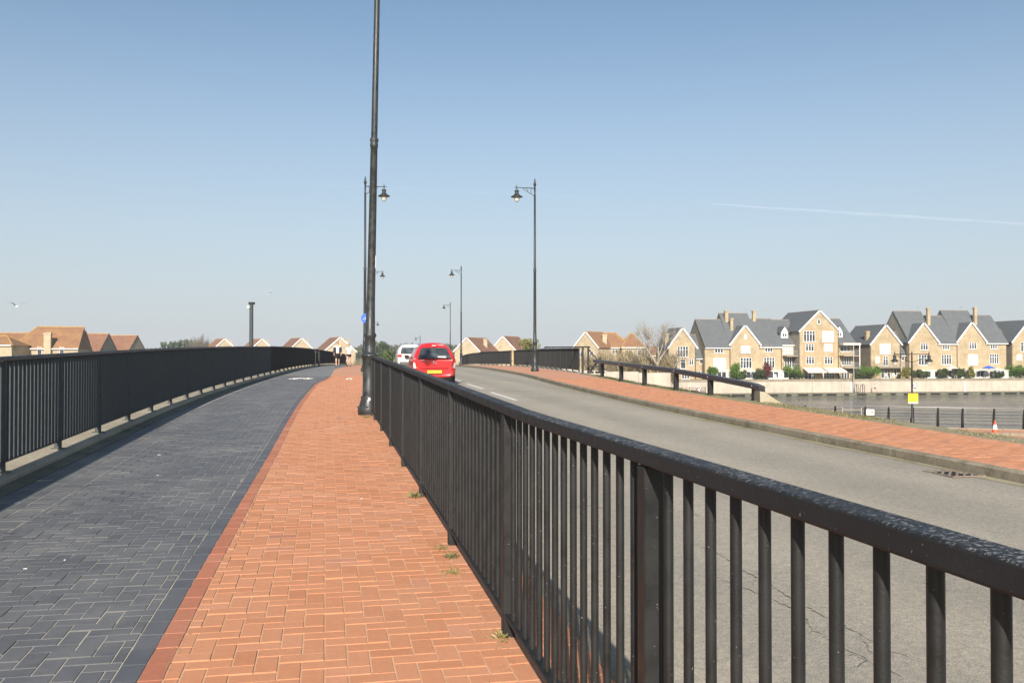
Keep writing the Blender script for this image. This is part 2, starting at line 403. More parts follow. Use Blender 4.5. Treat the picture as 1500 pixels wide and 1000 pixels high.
M['leafred'] = veg('dark_red_leaves', [(0, (.07, .015, .015)), (1, (.17, .045, .04))])
M['leafyellow'] = veg('yellow_green_leaves', [(0, (.14, .13, .03)), (1, (.3, .27, .08))])
M['wood'] = veg('woodland_crowns', [(0, (.055, .055, .03)), (.3, (.10, .095, .05)), (.6, (.09, .11, .04)), (.85, (.15, .14, .075)), (1, (.18, .155, .11))], .9)
M['poplar'] = veg('grey_green_crowns', [(0, (.06, .09, .04)), (1, (.14, .18, .09))], .9)
M['brush'] = veg('dry_brush', [(0, (.17, .125, .065)), (.6, (.31, .24, .14)), (1, (.42, .34, .21))], .9)
M['grass'] = veg('short_grass', [(0, (.08, .085, .028)), (.5, (.19, .165, .07)), (1, (.36, .29, .15))], .9)
M['straw'] = veg('dry_grass_tuft', [(0, (.3, .24, .1)), (.5, (.2, .2, .06)), (1, (.42, .35, .2))], .9)
M['bark'] = plain('grey_brown_bark', (.2, .165, .12), .95, var=.3, scale=5)
M['twig'] = plain('pale_brown_twigs', (.36, .30, .23), .95, var=.25, scale=2)
M['turf'] = concrete('rough_turf', (.16, .14, .07), (.27, .22, .12), (.10, .105, .035), .6)
M['earth'] = concrete('far_fields', (.13, .12, .06), (.2, .18, .09), (.06, .08, .03), .6)
def paint(name, col, rough=.25):
    m = NT(name); m.done(col, rough, 0, .5); m.b.inputs['Coat Weight'].default_value = .5; m.b.inputs['Coat Roughness'].default_value = .06; return m.mat
M['carred'] = paint('red_car_paint', (.62, .018, .02)); M['carwhite'] = paint('white_car_paint', (.78, .76, .72))
M['tailred'] = paint('red_lamp_lens', (.5, .01, .01)); M['tailclear'] = paint('clear_lamp_lens', (.75, .72, .66)); M['amber'] = paint('amber_lens', (.6, .2, .01))
M['carglass'] = plain('tinted_car_glass', (.055, .065, .07), .08, var=.6, scale=3, spec=.9)
M['rubber'] = plain('black_rubber', (.02, .02, .02), .8); M['greyplastic'] = plain('grey_plastic', (.09, .09, .09), .6); M['chrome'] = plain('chrome', (.7, .7, .7), .15, 1)
M['plate'] = plain('yellow_number_plate', (.72, .47, .02), .4, var=.03); M['ink'] = plain('black_ink', (.03, .03, .03), .6)
M['signblue'] = plain('blue_sign_face', (.02, .12, .55), .4, var=.04); M['signwhite'] = plain('white_sign_face', (.8, .8, .8), .5, var=.03)
M['signyellow'] = plain('yellow_sign_face', (.80, .62, .03), .5, var=.04); M['signred'] = plain('red_sign_paint', (.6, .04, .03), .5, var=.05)
M['coneorange'] = plain('orange_cone_rubber', (.72, .10, .03), .6, var=.08); M['conewhite'] = plain('white_cone_sleeve', (.8, .78, .74), .5, var=.05)
M['galv'] = plain('galvanised_steel', (.42, .42, .41), .45, .6); M['paleplank'] = plain('pale_timber', (.36, .31, .24), .8)
def linepaint():
    m = NT('worn_white_line_paint'); p = m.pos(); f = m.noise(p, 30, 5, .7)
    return m.done(m.ramp(f, [(.35, (.42, .4, .36)), (.5, (.78, .76, .7))]), .7, 0, .3)
M['line'] = linepaint()
M['iron'] = plain('worn_cast_iron', (.30, .23, .18), .7, .3, var=.4, scale=20); M['painted_dark'] = plain('painted_gap_dark', (.015, .013, .012), .9)
M['globe'] = plain('frosted_lamp_bowl', (.62, .60, .5), .25, var=.05)
M['skin'] = plain('skin', (.58, .33, .23), .55, var=.06); M['hair'] = plain('dark_hair', (.035, .025, .02), .6)
M['clothwhite'] = plain('white_cotton', (.78, .76, .74), .9, var=.05, scale=10); M['clothdark'] = plain('dark_navy_cloth', (.02, .024, .035), .9); M['clothblack'] = plain('black_cloth', (.013, .013, .014), .9)
M['feather'] = plain('white_feathers', (.78, .77, .75), .8, var=.05); M['feathergrey'] = plain('grey_wing_feathers', (.3, .31, .33), .8)
M['yellowpost'] = plain('yellow_post_paint', (.55, .40, .04), .5)

# ------------------------------------------------------------------ the line of the bridge
def Zg(Y): Y = np.asarray(Y, float); return np.where(Y < 125, .0225 * Y - .0001875 * Y * Y, .0225 * 125 - .0001875 * 125 ** 2 - .0244 * (Y - 125))
def RX(Y): Y = np.asarray(Y, float); q = np.clip(Y - 15, 0, 135); return .92 - .205 * Y + .0006 * q * q + .162 * np.maximum(0, Y - 150)
_Y = np.arange(-14, 235, .1); _X = RX(_Y)
_S = np.concatenate([[0], np.cumsum(np.hypot(np.diff(_X), np.diff(_Y)))]); _S -= np.interp(0, _Y, _S)
_tx = np.gradient(_X, _S); _ty = np.gradient(_Y, _S)
def S_of(Y): return float(np.interp(Y, _Y, _S))
def P(s, u, dz=0.):
    """point u metres left of the guard rail at length s"""
    s = np.asarray(s, float); x = np.interp(s, _S, _X); y = np.interp(s, _S, _Y); tx = np.interp(s, _S, _tx); ty = np.interp(s, _S, _ty)
    return np.stack(np.broadcast_arrays(x - ty * u, y + tx * u, Zg(y) + dz), -1)
def head(s): return math.atan2(float(np.interp(s, _S, _ty)), float(np.interp(s, _S, _tx)))      # direction of travel
def U_of(s, X, Y0):
    return 0
# edges in plan (from the photograph), as x at depth Y
def curve(pts):
    a = np.array(pts, float); ys = np.arange(-14, 231, 1.0); x = np.interp(ys, a[:, 0], a[:, 1] - RX(a[:, 0]))
    k = np.ones(9) / 9; x = np.convolve(np.pad(x, 4, mode='edge'), k, 'valid')
    return lambda Y: RX(Y) + np.interp(Y, ys, x)
kerbX = curve([(-14, RX(-14) + 6.75), (5, RX(5) + 6.75), (10.1, 5.64), (13.7, 4.80), (16.1, 4.22), (21.4, 3.2), (26.6, 2.4), (33.6, 1.5), (43.4, .62), (60, -1.5), (70.8, -2.9), (93, -6.6), (140, -11.2), (230, -26)])
backX = curve([(-14, RX(-14) + 8.85), (5, RX(5) + 8.85), (12.9, 7.15), (14.9, 6.65), (17.5, 6.22), (20.9, 5.5), (29.2, 4.27), (36.5, 3.6), (44.7, 3.05), (60, 1.55), (73, -.35), (93, -4.3), (140, -9), (230, -24)])
def wred(s): return np.interp(s, [0, 6, 12, 21, 32, 36, 40, 46, 54, 64, 230], [1.72, 1.68, 1.59, 1.51, 1.36, 1.12, 1.0, 1.05, 1.2, 1.0, 1.0])
def uleft(s): return np.interp(s, [0, 20, 25, 41, 62, 230], [4.13, 4.13, 4.05, 3.6, 3.25, 3.2])

def sheet(name, ss, ua, ub, mat, dz=0., n=3, parent=None):
    ss = np.asarray(ss); a = np.array([ua(s) if callable(ua) else ua for s in ss]); b = np.array([ub(s) if callable(ub) else ub for s in ss])
    k = np.linspace(0, 1, n); U = a[:, None] * (1 - k) + b[:, None] * k; Sg = np.repeat(ss[:, None], n, 1)
    V = P(Sg, U, dz).reshape(-1, 3); uv = np.stack([U, Sg], -1).reshape(-1, 2)
    i = np.arange(len(ss) - 1)[:, None] * n + np.arange(n - 1)[None]; i = i.ravel()
    Fq = np.stack([i + 1, i, i + n, i + n + 1], -1)
    return bulk(name, V, Fq, mat, uv=uv, parent=parent, smooth=True)
def xysheet(name, Ys, fa, fb, mat, dz=0., n=3, parent=None):
    Ys = np.asarray(Ys, float); k = np.linspace(0, 1, n); a = fa(Ys); b = fb(Ys)
    X = a[:, None] * (1 - k) + b[:, None] * k; YY = np.repeat(Ys[:, None], n, 1)
    V = np.stack([X, YY, Zg(YY) + dz], -1).reshape(-1, 3); uv = np.stack([X - RX(YY), YY], -1).reshape(-1, 2)
    i = (np.arange(len(Ys) - 1)[:, None] * n + np.arange(n - 1)[None]).ravel()
    Fq = np.stack([i, i + 1, i + n + 1, i + n], -1)
    return bulk(name, V, Fq, mat, uv=uv, parent=parent, smooth=True)

SB = 40.0                                        # bricks are real up to here
ss_near = np.arange(-8, SB + .01, .5); ss_far = np.arange(SB, 226, 1.0)
footpath = sheet('footpath', ss_near, -.34, wred, M['redbed'], -.0045); tag(footpath, kind='structure')
sheet('far_paving', ss_far, -.34, wred, M['redfar'], 0, parent=footpath)
cycle = sheet('cycle_path', ss_near, wred, lambda s: uleft(s) - .32, M['darkbed'], -.004); tag(cycle, kind='structure')
sheet('far_paving', ss_far, wred, lambda s: uleft(s) - .32, M['darkfar'], 0, parent=cycle)
KH = .115
roadY = np.concatenate([np.arange(-10, 60, .5), np.arange(60, 226, 1.0)])
road = xysheet('road', roadY, lambda Y: RX(Y) + .40, lambda Y: kerbX(Y) - .02, M['asphalt'], -KH, n=9); tag(road, kind='structure')
pave = xysheet('pavement', np.arange(-8, 36.01, .5), lambda Y: kerbX(Y) + .125, backX, M['redbed'], -.007); tag(pave, kind='structure')
xysheet('far_paving', np.arange(36, 226, 1.0), lambda Y: kerbX(Y) + .125, backX, M['redfar'], 0, parent=pave)

# ------------------------------------------------------------------ pavers: every brick is a chamfered block
def brick_arrays(rects, mapf, gap=.006, ch=.0022, depth=.014, jit=.0011):
    """rects (n,4): u0,s0,u1,s1 -> arrays of one mesh; per brick 12 verts, 9 quads"""
    r = np.asarray(rects, float); n = len(r); g = gap / 2
    u0, s0, u1, s1 = r[:, 0] + g, r[:, 1] + g, r[:, 2] - g, r[:, 3] - g
    j = RNG.normal(0, jit, n); tu = RNG.normal(0, .003, n); ts = RNG.normal(0, .003, n); rot = RNG.normal(0, .006, n)
    cu, cs = (u0 + u1) / 2, (s0 + s1) / 2
    vu, vs, vz = [], [], []
    for z, c in ((-depth, 0), (-ch, 0), (0, ch)):
        for a, b in ((0, 0), (1, 0), (1, 1), (0, 1)):
            uu = (u1 - c if a else u0 + c) - cu; sv = (s1 - c if b else s0 + c) - cs
            vu.append(cu + uu - rot * sv); vs.append(cs + sv + rot * uu); vz.append(z + j + tu * uu + ts * sv)
    U = np.stack(vu, 1); Sv = np.stack(vs, 1); Zv = np.stack(vz, 1)
    V = mapf(Sv, U, Zv)
    base = np.array([(8, 9, 10, 11)] + [(k * 4 + i, k * 4 + (i + 1) % 4, k * 4 + 4 + (i + 1) % 4, k * 4 + 4 + i) for k in (0, 1) for i in range(4)])
    return V, base
def herring(u0, u1, s0, s1, lim0, lim1, W=.1031):
    out = []
    ni = int((u1 - u0) / W) + 4; nj = int((s1 - s0) / W) + 4
    for j in range(-3, nj):
        for i in range(-3, ni):
            k = (i - j) % 4
            if k == 0: rc = (i, j, i + 2, j + 1)
            elif k == 3: rc = (i, j, i + 1, j + 2)
            else: continue
            a, b, c, d = u0 + rc[0] * W, s0 + rc[1] * W, u0 + rc[2] * W, s0 + rc[3] * W
            sm = (b + d) / 2; l0, l1 = lim0(sm), lim1(sm)
            a, c = max(a, l0), min(c, l1); b = max(b, s0); d = min(d, s1)
            if c - a < .012 or d - b < .012: continue
            out.append((a, b, c, d))
    return out
def px_of(V):
    y = np.maximum(V[..., 1], .05); return 750 + F * V[..., 0] / y, 520 - F * (V[..., 2] - EYE) / y
def lay(rects, mapf, mat, parent, nind, name, stuffname, tonef=None, gap=.006, jit=.0011):
    V, base = brick_arrays(rects, mapf, gap=gap, jit=jit); n = len(V); tone = RNG.random(n)
    if tonef: tone = tonef(tone)
    X, Y = px_of(V[:, 8:12].mean(1)); d = V[:, 8:12, 1].mean(1)
    ok = (X > -20) & (X < 1520) & (Y < 1010) & (d > .5)
    x4, y4 = px_of(V[:, 8:12]); area = .5 * np.abs((x4[:, 0] - x4[:, 2]) * (y4[:, 1] - y4[:, 3]) - (x4[:, 1] - x4[:, 3]) * (y4[:, 0] - y4[:, 2]))
    area = np.where(ok, area, 0); order = np.argsort(-area); ind = order[:nind]; ind = ind[area[ind] > 0]
    rest = np.setdiff1d(np.arange(n), ind)
    for k in ind:
        c = V[k, 8:12].mean(0); me = bpy.data.meshes.new(name)
        me.from_pydata((V[k] - c).tolist(), [], base.tolist()); me.materials.append(mat)
        me.attributes.new('tone', 'FLOAT', 'FACE').data.foreach_set('value', np.full(9, tone[k], np.float32))
        put(name, me, parent, c.tolist())
    if len(rest):
        Vr = V[rest].reshape(-1, 3); Fq = (base[None] + (np.arange(len(rest)) * 12)[:, None, None]).reshape(-1, 4)
        o = bulk(stuffname, Vr, Fq, mat, tone=np.repeat(tone[rest], 9), parent=parent); o['kind'] = 'stuff'
pm = lambda s, u, z: P(s, u, z)
S0 = 1.2
red = herring(-.34, 1.8, S0, SB, lambda s: -.34, lambda s: float(wred(s)) - .106)
lay(red, pm, M['red'], footpath, 300, 'brick', 'bricks', gap=.007)
def edging(lo, hi, s0, s1, L=.213):
    out = []; s = s0
    while s < s1: out.append((lo(s), s, hi(s), min(s + L, s1))); s += L
    return out
lay(edging(lambda s: float(wred(s)) - .105, lambda s: float(wred(s)), S0, SB), pm, M['redstrip'], footpath, 150, 'edging_brick', 'edging_bricks', gap=.003)
lay(edging(lambda s: float(wred(s)), lambda s: float(wred(s)) + .108, S0, SB), pm, M['darkstrip'], cycle, 150, 'edging_brick', 'edging_bricks', gap=.002)
UL = lambda s: float(uleft(s)) - .32
dk = herring(1.75 - 8 * .1031, 3.85, S0 + .05, SB, lambda s: float(wred(s)) + .112, lambda s: UL(s) - .56)
lay(dk, pm, M['dark'], cycle, 300, 'brick', 'bricks', gap=.006)
hd = []                                          # header courses along the foot of the left railing
for c0, c1 in ((.35, .555), (.0, .205)):
    s = 5.0
    while s < SB: hd.append((UL(s) - c1, s, UL(s) - c0, s + .1031)); s += .1031
lay(hd, pm, M['dark'], cycle, 0, 'brick', 'header_bricks', gap=.005)
st = []
s = 5.0
while s < SB:
    for c0, c1 in ((.24, .345),): st.append((UL(s) - c1, s, UL(s) - c0, s + .206))
    s += .206
lay(st, pm, M['dark'], cycle, 0, 'brick', 'stretcher_bricks', gap=.005)
pr = herring(0, 2.6, 8.5, 36, lambda y: 0, lambda y: float(backX(y) - kerbX(y)) - .125)
def pmap(y, u, z): return np.stack([kerbX(y) + .125 + u, y, Zg(y) + z], -1)
lay(pr, pmap, M['red'], pave, 300, 'brick', 'bricks', gap=.006)

# kerbs, in stones
def kerbstones(name, fx, Y0, Y1, wdt, mat, L=.915, htop=.004, nmax=300):
    root = bpy.data.objects.new(name, None); COL.objects.link(root); root['kind'] = 'structure'; y = Y0
    while y < Y1:
        dx = float(fx(y + .1) - fx(y)) / .1; Ly = L / math.hypot(1, dx); mb = MB(); vs = []
        for yy in (y + .005, y + Ly - .005):
            x = float(fx(yy)); z = float(Zg(yy)) + random.uniform(-.003, .003)
            for px_, pz in ((0, -.30), (0, htop - .02), (.02, htop), (wdt, htop), (wdt, -.30)): vs.append((x + px_, yy, z + pz))
        mb.add(vs, [(0, 1, 6, 5), (1, 2, 7, 6), (2, 3, 8, 7), (3, 4, 9, 8), (4, 3, 2, 1, 0), (5, 6, 7, 8, 9)])
        mb.build('kerb_stone', mat, root); y += Ly
    return root
kerbstones('right_kerb', kerbX, -2, 100, .125, M['kerb'])
kerbstones('left_kerb', lambda Y: RX(Y) + .335, -2, 100, .11, M['kerb'])
# grit line in the channel
gy = np.arange(4, 90, .5)
o = xysheet('channel_grit', gy, lambda Y: kerbX(Y) - .16 + .03 * np.sin(Y * 1.7) + .03 * np.sin(Y * 4.1), lambda Y: kerbX(Y) - .018, M['verge'], -KH + .004, n=2); tag(o, kind='structure')

# long cracks in the near lane
def crack(pts, seed, wd=.007):
    g = np.random.default_rng(seed); mb = MB(); W3 = []
    for px_, py_ in pts:
        Y = .6
        while Y < 30 and 520 - F * (float(Zg(Y)) - KH - EYE) / Y > py_: Y += .005
        W3.append(Vector(((px_ - 750) / F * Y, Y, 0)))
    L = []
    for a, b in zip(W3, W3[1:]):
        n = max(2, int((b - a).length / .035))
        for i in range(n): q = a.lerp(b, i / n); L.append((q.x + g.normal(0, .008), q.y + g.normal(0, .008)))
    w_ = [wd * g.uniform(.2, 1.2) * (0.3 + .7 * math.sin(math.pi * i / len(L))) for i in range(len(L))]
    vs = []
    for (x, y), k in zip(L, w_): z = float(Zg(y)) - KH + .0025; vs += [(x - k * .3, y - k, z), (x + k * .3, y + k, z)]
    mb.add(vs, [(2 * i, 2 * i + 1, 2 * i + 3, 2 * i + 2) for i in range(len(L) - 1)]); mb.build('crack', M['painted_dark'], road)
crack([(1000, 786), (1015, 795), (1062, 816), (1087, 834), (1123, 852), (1148, 870), (1188, 892), (1224, 910), (1253, 924), (1296, 950), (1340, 962)], 1)
crack([(1040, 842), (1080, 856), (1166, 892), (1188, 921), (1231, 946), (1260, 960), (1300, 985)], 2, .006)
crack([(1090, 830), (1110, 838), (1098, 858)], 3, .005); crack([(1255, 925), (1290, 972), (1330, 998)], 4, .006)
crack([(985, 745), (1030, 756), (1060, 754)], 5, .005); crack([(1350, 850), (1370, 862), (1400, 866)], 6, .006)
crack([(830, 735), (846, 742), (870, 740), (900, 748)], 7, .006); crack([(1440, 775), (1470, 782), (1490, 790)], 8, .007)

# white centre line, four metre marks with two metre gaps
def mark(name, Ya, Yb, off, wd=.11):
    ys = np.linspace(Ya, Yb, 6); o = xysheet(name, ys, lambda Y: RX(Y) + off - wd / 2, lambda Y: RX(Y) + off + wd / 2, M['line'], -KH + .005, n=2); tag(o, kind='structure')
for k in range(0, 9): mark('centre_line', 23.9 + 6 * k, 27.9 + 6 * k, 4.05 + .016 * max(0, 6 * k))

# verge beside the right pavement, moss and grass
vy = np.arange(4, 44, .5)
ve = xysheet('verge', vy, backX, lambda Y: backX(Y) + .62, M['verge'], -.012, n=3); tag(ve, kind='structure')
# plinth under the left railing
def ext_s(name, ss, prof, mat, parent=None):
    """profile (u offset from the left rail, dz) swept along s"""
    n = len(prof); V = []
    for s in ss:
        for u, z in prof: V.append(P(s, float(uleft(s)) + u, z))
    V = np.array(V); i = (np.arange(len(ss) - 1)[:, None] * n + np.arange(n - 1)[None]).ravel()
    return bulk(name, V, np.stack([i, i + 1, i + n + 1, i + n], -1), mat, parent=parent)
sl_ = np.arange(3, 110, .5)
pl = ext_s('plinth', sl_, [(-.32, -.05), (-.32, .008), (-.30, .018), (-.15, .026)], M['mossy']); tag(pl, kind='structure')
ext_s('coping', sl_, [(-.15, .022), (-.145, .058), (-.125, .075), (.34, .075), (.36, .06), (.36, -.6)], M['concrete'], pl)

# ------------------------------------------------------------------ ground, water, quays
def poly(name, pts, z, mat, kind='structure', parent=None, skirt=None, skmat=None):
    mb = MB(); n = len(pts); vs = [(x, y, z) for x, y in pts]; mb.add(vs, [tuple(range(n))])
    if skirt is not None:
        for i in range(n):
            j = (i + 1) % n; (x0, y0), (x1, y1) = pts[i], pts[j]
            mb.add([(x0, y0, z), (x1, y1, z), (x1, y1, skirt), (x0, y0, skirt)], [(3, 2, 1, 0)], 1)
    o = mb.build(name, [mat, skmat or mat], parent)
    if kind: o['kind'] = kind
    return o
WZ = -6.2
poly('water', [(-900, 30), (1200, 30), (1200, 420), (-900, 420)], WZ, M['water'])
# promenade rail line
PA, PB = Vector((16.8, 52.6)), Vector((27.6, 48.9)); pd = (PB - PA).normalized()
e0 = PA - pd * 8; e1 = PB + pd * 60
poly('ground', [(-900, -300), (900, -300), (900, e1.y - 20), (e1.x, e1.y + .3), (e0.x, e0.y + .3), (-900, 44)], -2.58, M['turf'], skirt=WZ - 1, skmat=M['quay'])
ps = MB(); nrm = Vector((-pd.y, pd.x))
def prom_pt(t, v): q = PA + pd * t + nrm * v; return (q.x, q.y)
def prom(name, t0, t1, v0, v1, z, mat):
    a = [prom_pt(t0, v0), prom_pt(t1, v0), prom_pt(t1, v1), prom_pt(t0, v1)]
    V = np.array([(x, y, z) for x, y in a]); uv = np.array([(t0, v0), (t1, v0), (t1, v1), (t0, v1)])
    o = bulk(name, V, np.array([[0, 1, 2, 3]]), mat, uv=uv); o['kind'] = 'structure'; return o
prom('promenade', -6, 60, -6.5, -.12, -2.5, M['redfar'])
qe = MB()
for k in range(36):
    a = prom_pt(-6 + k * 1.8, 0); x, y = a; c = prom_pt(-6 + k * 1.8 + .9, .14)
    qe.box((c[0], c[1], -2.55), (1.79, .5, .16), math.atan2(pd.y, pd.x), bev=.02)
o = qe.build('quay_edge', M['concrete']); o['kind'] = 'structure'
# far quay: a walkway at the water, a wall with gardens on top
TH = math.radians(10); QD = Vector((math.cos(TH), math.sin(TH))); QN = Vector((-math.sin(TH), math.cos(TH)))
Q0 = Vector((40.2, 168.0))
def qp(t, v): q = Q0 + QD * t + QN * v; return (q.x, q.y)
poly('quay_walkway', [qp(-24, 0), qp(420, 0), qp(420, 3.4), qp(-24, 3.4)], -5.62, M['kerb'], skirt=WZ - 1, skmat=M['mossy'])
poly('far_ground', [(-3000, 78), (12, 78), (14, 120), qp(-24, -8), qp(-24, 3.7), qp(420, 3.7), (3000, 400), (3000, 4000), (-3000, 4000)], -3.16, M['earth'], skirt=WZ - 1, skmat=M['quay'])
qw = thing('quay_wall', 'long stained pale concrete quay wall below the gardens across the water', 'wall', (*qp(-24, 3.4), -5.62), TH)
mb = MB(); x = 0
while x < 380:
    L = 6.0; mb2 = MB(); mb2.box((x + L / 2, .2, 1.05 + .0), (L - .03, .4, 2.1), tone=random.random()); mb2.build('wall_panel', M['quay'], qw)
    mb2 = MB(); mb2.box((x + L / 2, .22, 2.31), (L - .015, .54, .42), bev=.03); mb2.build('coping_stone', M['kerb'], qw)
    x += L
for k in range(64):
    t = -20 + k * 3.1 + random.uniform(-.5, .5); f = MB(); L = random.choice([1.0, 1.9, 2.6])
    f.box((0, 0, 0), (L, .24, .26), bev=.05); x, y = qp(t, -.12)
    o = f.build('quay_fender', M['rubber'], None, (x, y, -5.88), TH); tag(o, 'black rubber fender bolted to the far quay edge just above the water', 'fender', 'fenders along the far quay edge')
# bridge sides, deck and embankments
sk = np.arange(-8, 226, 1.0)
o = ext_s('embankment_left', np.arange(-8, S_of(43) + .5, 1.0), [(.36, .0), (.36, -.6), (1.2, -1.2), (3.5, -2.7)], M['turf']); o['kind'] = 'structure'
o = ext_s('bridge_side', np.arange(S_of(43), S_of(77), 1.0), [(.36, .0), (.36, -1.2), (-1, -1.3)], M['concrete']); o['kind'] = 'structure'
o = ext_s('far_embankment_left', np.arange(S_of(77), 225, 1.0), [(.36, .0), (.36, -.6), (3.0, -2.0), (7.0, -5.5)], M['turf']); o['kind'] = 'structure'
def ext_y(name, ys, fx, prof, mat):
    n = len(prof); V = np.array([(float(fx(y)) + u, y, float(Zg(y)) + z) for y in ys for u, z in prof])
    i = (np.arange(len(ys) - 1)[:, None] * n + np.arange(n - 1)[None]).ravel()
    o = bulk(name, V, np.stack([i, i + 1, i + n + 1, i + n], -1), mat); o['kind'] = 'structure'; return o
ext_y('embankment_right', np.arange(-8, 43.5, .5), lambda Y: backX(Y) + .62, [(0, -.012), (.35, -.12), (1.4, -.7), (4.2, -2.4), (5.5, -3.6)], M['turf'])
ext_y('bridge_edge', np.arange(43, 78, 1.0), backX, [(0, 0), (.55, 0), (.55, -1.2), (-1, -1.3)], M['concrete'])
ext_y('far_embankment_right', np.arange(77, 225, 1.0), backX, [(0, 0), (.5, -.05), (3, -1.5), (9, -5.5)], M['turf'])
dk_ = np.arange(S_of(43), S_of(78), 2.0)
o = sheet('bridge_soffit', dk_, 4.6, -11.5, M['concrete'], -1.3); o['kind'] = 'structure'
# concrete wing wall on the north abutment
t = thing('abutment_wall', 'plain pale concrete wing wall beyond the end of the black bridge railing', 'wall', (2.6, 77.5, -6.4))
for k in range(4):
    mb = MB(); mb.box((1.35 + k * 2.7, 0, 3.28 - .05 * k), (2.68, .6, 6.85 - .1 * k), tone=.3 + .2 * k); mb.build('wall_panel', M['quay'], t)

# ------------------------------------------------------------------ railings
def frame_at(s): 
    h = head(s); t = Vector((math.cos(h), math.sin(h), 0)); return t, Vector((-t.y, t.x, 0))
def sweep(mb, pts, lefts, prof, m=0, closed=True):
    """profile (left, up) swept along points with given left vectors"""
    n = len(prof); vs = []
    for p, l in zip(pts, lefts):
        for a, b in prof: vs.append(Vector(p) + l * a + Vector((0, 0, b)))
    fs = []
    for i in range(len(pts) - 1):
        for j in range(n):
            k = (j + 1) % n; fs.append((i * n + j, i * n + k, (i + 1) * n + k, (i + 1) * n + j))
    fs.append(tuple(range(n))); fs.append(tuple(reversed(range((len(pts) - 1) * n, len(pts) * n))))
    mb.add(vs, fs, m, .5)
def rrect(w, h, r, z0):
    a, b = w / 2, h; o = []
    for cx, cz, s in ((a - r, z0 + r, 270), (a - r, z0 + b - r, 0), (-a + r, z0 + b - r, 90), (-a + r, z0 + r, 180)):
        for k in range(4):
            q = math.radians(s + k * 30); o.append((cx + r * math.cos(q), cz + r * math.sin(q)))
    return o
def bar_mesh(h, r, n=10, mat='black'):
    mb = MB(); mb.lathe([(r, 0), (r, h)], n); return mb.mesh('baluster', M[mat])
def railing(label, group, fpos, ss_posts, H, mat, railmat, nb, stuff_bars=False, nseg=4, post=(.06, .06), foot=.0, lowgap=.105, barr=.0135, feet=True, infill=False, flat=False, hadd=lambda s: 0):
    """fpos(s) -> ground point, left vector"""
    p0, l0 = fpos(ss_posts[0]); root = thing('guard_railing', label, 'railing', tuple(p0), 0, group)
    W = lambda v: tuple(Vector(v) - Vector(p0))
    sa, sb = ss_posts[0], ss_posts[-1]
    ss = np.linspace(sa - .05, sb + .05, max(2, nseg * (len(ss_posts) - 1)) + 1)
    tp = MB(); P_ = [fpos(s) for s in ss]
    sweep(tp, [Vector(W(p)) + Vector((0, 0, hadd(s))) for s, (p, l) in zip(ss, P_)], [l for p, l in P_], rrect(.068, .047, .007, H - .047)); tp.build('top_rail', M[railmat], root)
    bt = MB(); sweep(bt, [W(p) for p, l in P_], [l for p, l in P_], rrect(.05, .014, .004, lowgap)); bt.build('bottom_rail', M[mat], root)
    hp = H - .05; pm_ = MB(); pm_.box((0, 0, hp / 2), (post[0], post[1], hp), bev=.004); pme = pm_.mesh('post', M[mat])
    fm = MB(); fm.box((0, 0, .012), (.16, .13, .024), bev=.004); fm.box((0, 0, -.02), (.17, .14, .06), m=1, bev=.006); fme = fm.mesh('base_plate', [M['mossy'], M['lead']])
    bh = H - .047 - lowgap - .01; bme = bar_mesh(bh + .03, barr, mat=mat); allb = MB()
    if flat: fb = MB(); fb.box((0, 0, (bh + .03) / 2), (.058, .010, bh + .03)); bme = fb.mesh('baluster', M[mat])
    for k, s in enumerate(ss_posts):
        p, l = fpos(s); a = math.atan2(l.y, l.x)
        o = put('post', pme, root, W(p), a); o.scale.z = (hp + hadd(s)) / hp
        if feet: put('base_plate', fme, o, (0, 0, 0))
        if k + 1 < len(ss_posts):
            s2 = ss_posts[k + 1]; n = max(2, int(round((s2 - s) / nb)))
            for i in range(1, n):
                q = s + (s2 - s) * i / n; pp, l = fpos(q); c = Vector(W(pp)) + Vector((0, 0, lowgap + .012))
                if stuff_bars and flat: allb.box(c + Vector((0, 0, bh / 2)), (.058, .010, bh), math.atan2(l.y, l.x))
                elif stuff_bars: allb.lathe([(barr, 0), (barr, bh)], 6, c)
                else:
                    b = put('baluster', bme, root, c, math.atan2(l.y, l.x)); b.scale.z = (bh + hadd(q)) / (bh + .03)
    if infill:
        for k in range(len(ss_posts) - 1):
            a = MB(); (pa, la), (pb, lb) = fpos(ss_posts[k]), fpos(ss_posts[k + 1]); pa = Vector(W(pa)) + la * .055; pb = Vector(W(pb)) + lb * .055
            h0, h1 = lowgap - .01, H - .03; a.add([pa + Vector((0, 0, h0)), pb + Vector((0, 0, h0)), pb + Vector((0, 0, h1)), pa + Vector((0, 0, h1))] + [q + la * .006 for q in (pa + Vector((0, 0, h0)), pb + Vector((0, 0, h0)), pb + Vector((0, 0, h1)), pa + Vector((0, 0, h1)))], [(0, 1, 2, 3), (7, 6, 5, 4), (0, 4, 5, 1), (1, 5, 6, 2), (2, 6, 7, 3), (3, 7, 4, 0)]); a.build('infill_panel', M[mat], root)
    if stuff_bars: o = allb.build('balusters', M[mat], root); o['kind'] = 'stuff'
    return root
def f_right(s): 
    t, l = frame_at(s); return Vector(P(s, 0.)), l
railing('long black guard railing in front between the red footpath and the road', None, f_right, [4.68 + 2.045 * k for k in range(-3, 7)] + [17.93], 1.155, 'black', 'blackrail', .1363, foot=0, feet=False,
        hadd=lambda s: .018 * max(0, 4.2 - s))
def f_left(s):
    t, l = frame_at(s); return Vector(P(s, float(uleft(s)) + .02, .075)), l
def spaced(a, b, d): n = max(1, int(round((b - a) / d))); return [a + (b - a) * i / n for i in range(n + 1)]
sE = S_of(40.4)
railing('long blue-black railing on the concrete coping along the left edge of the dark path', None, f_left, spaced(S_of(6.2), sE, 2.05), 1.20, 'navy', 'navy', .139, flat=True, post=(.085, .022))
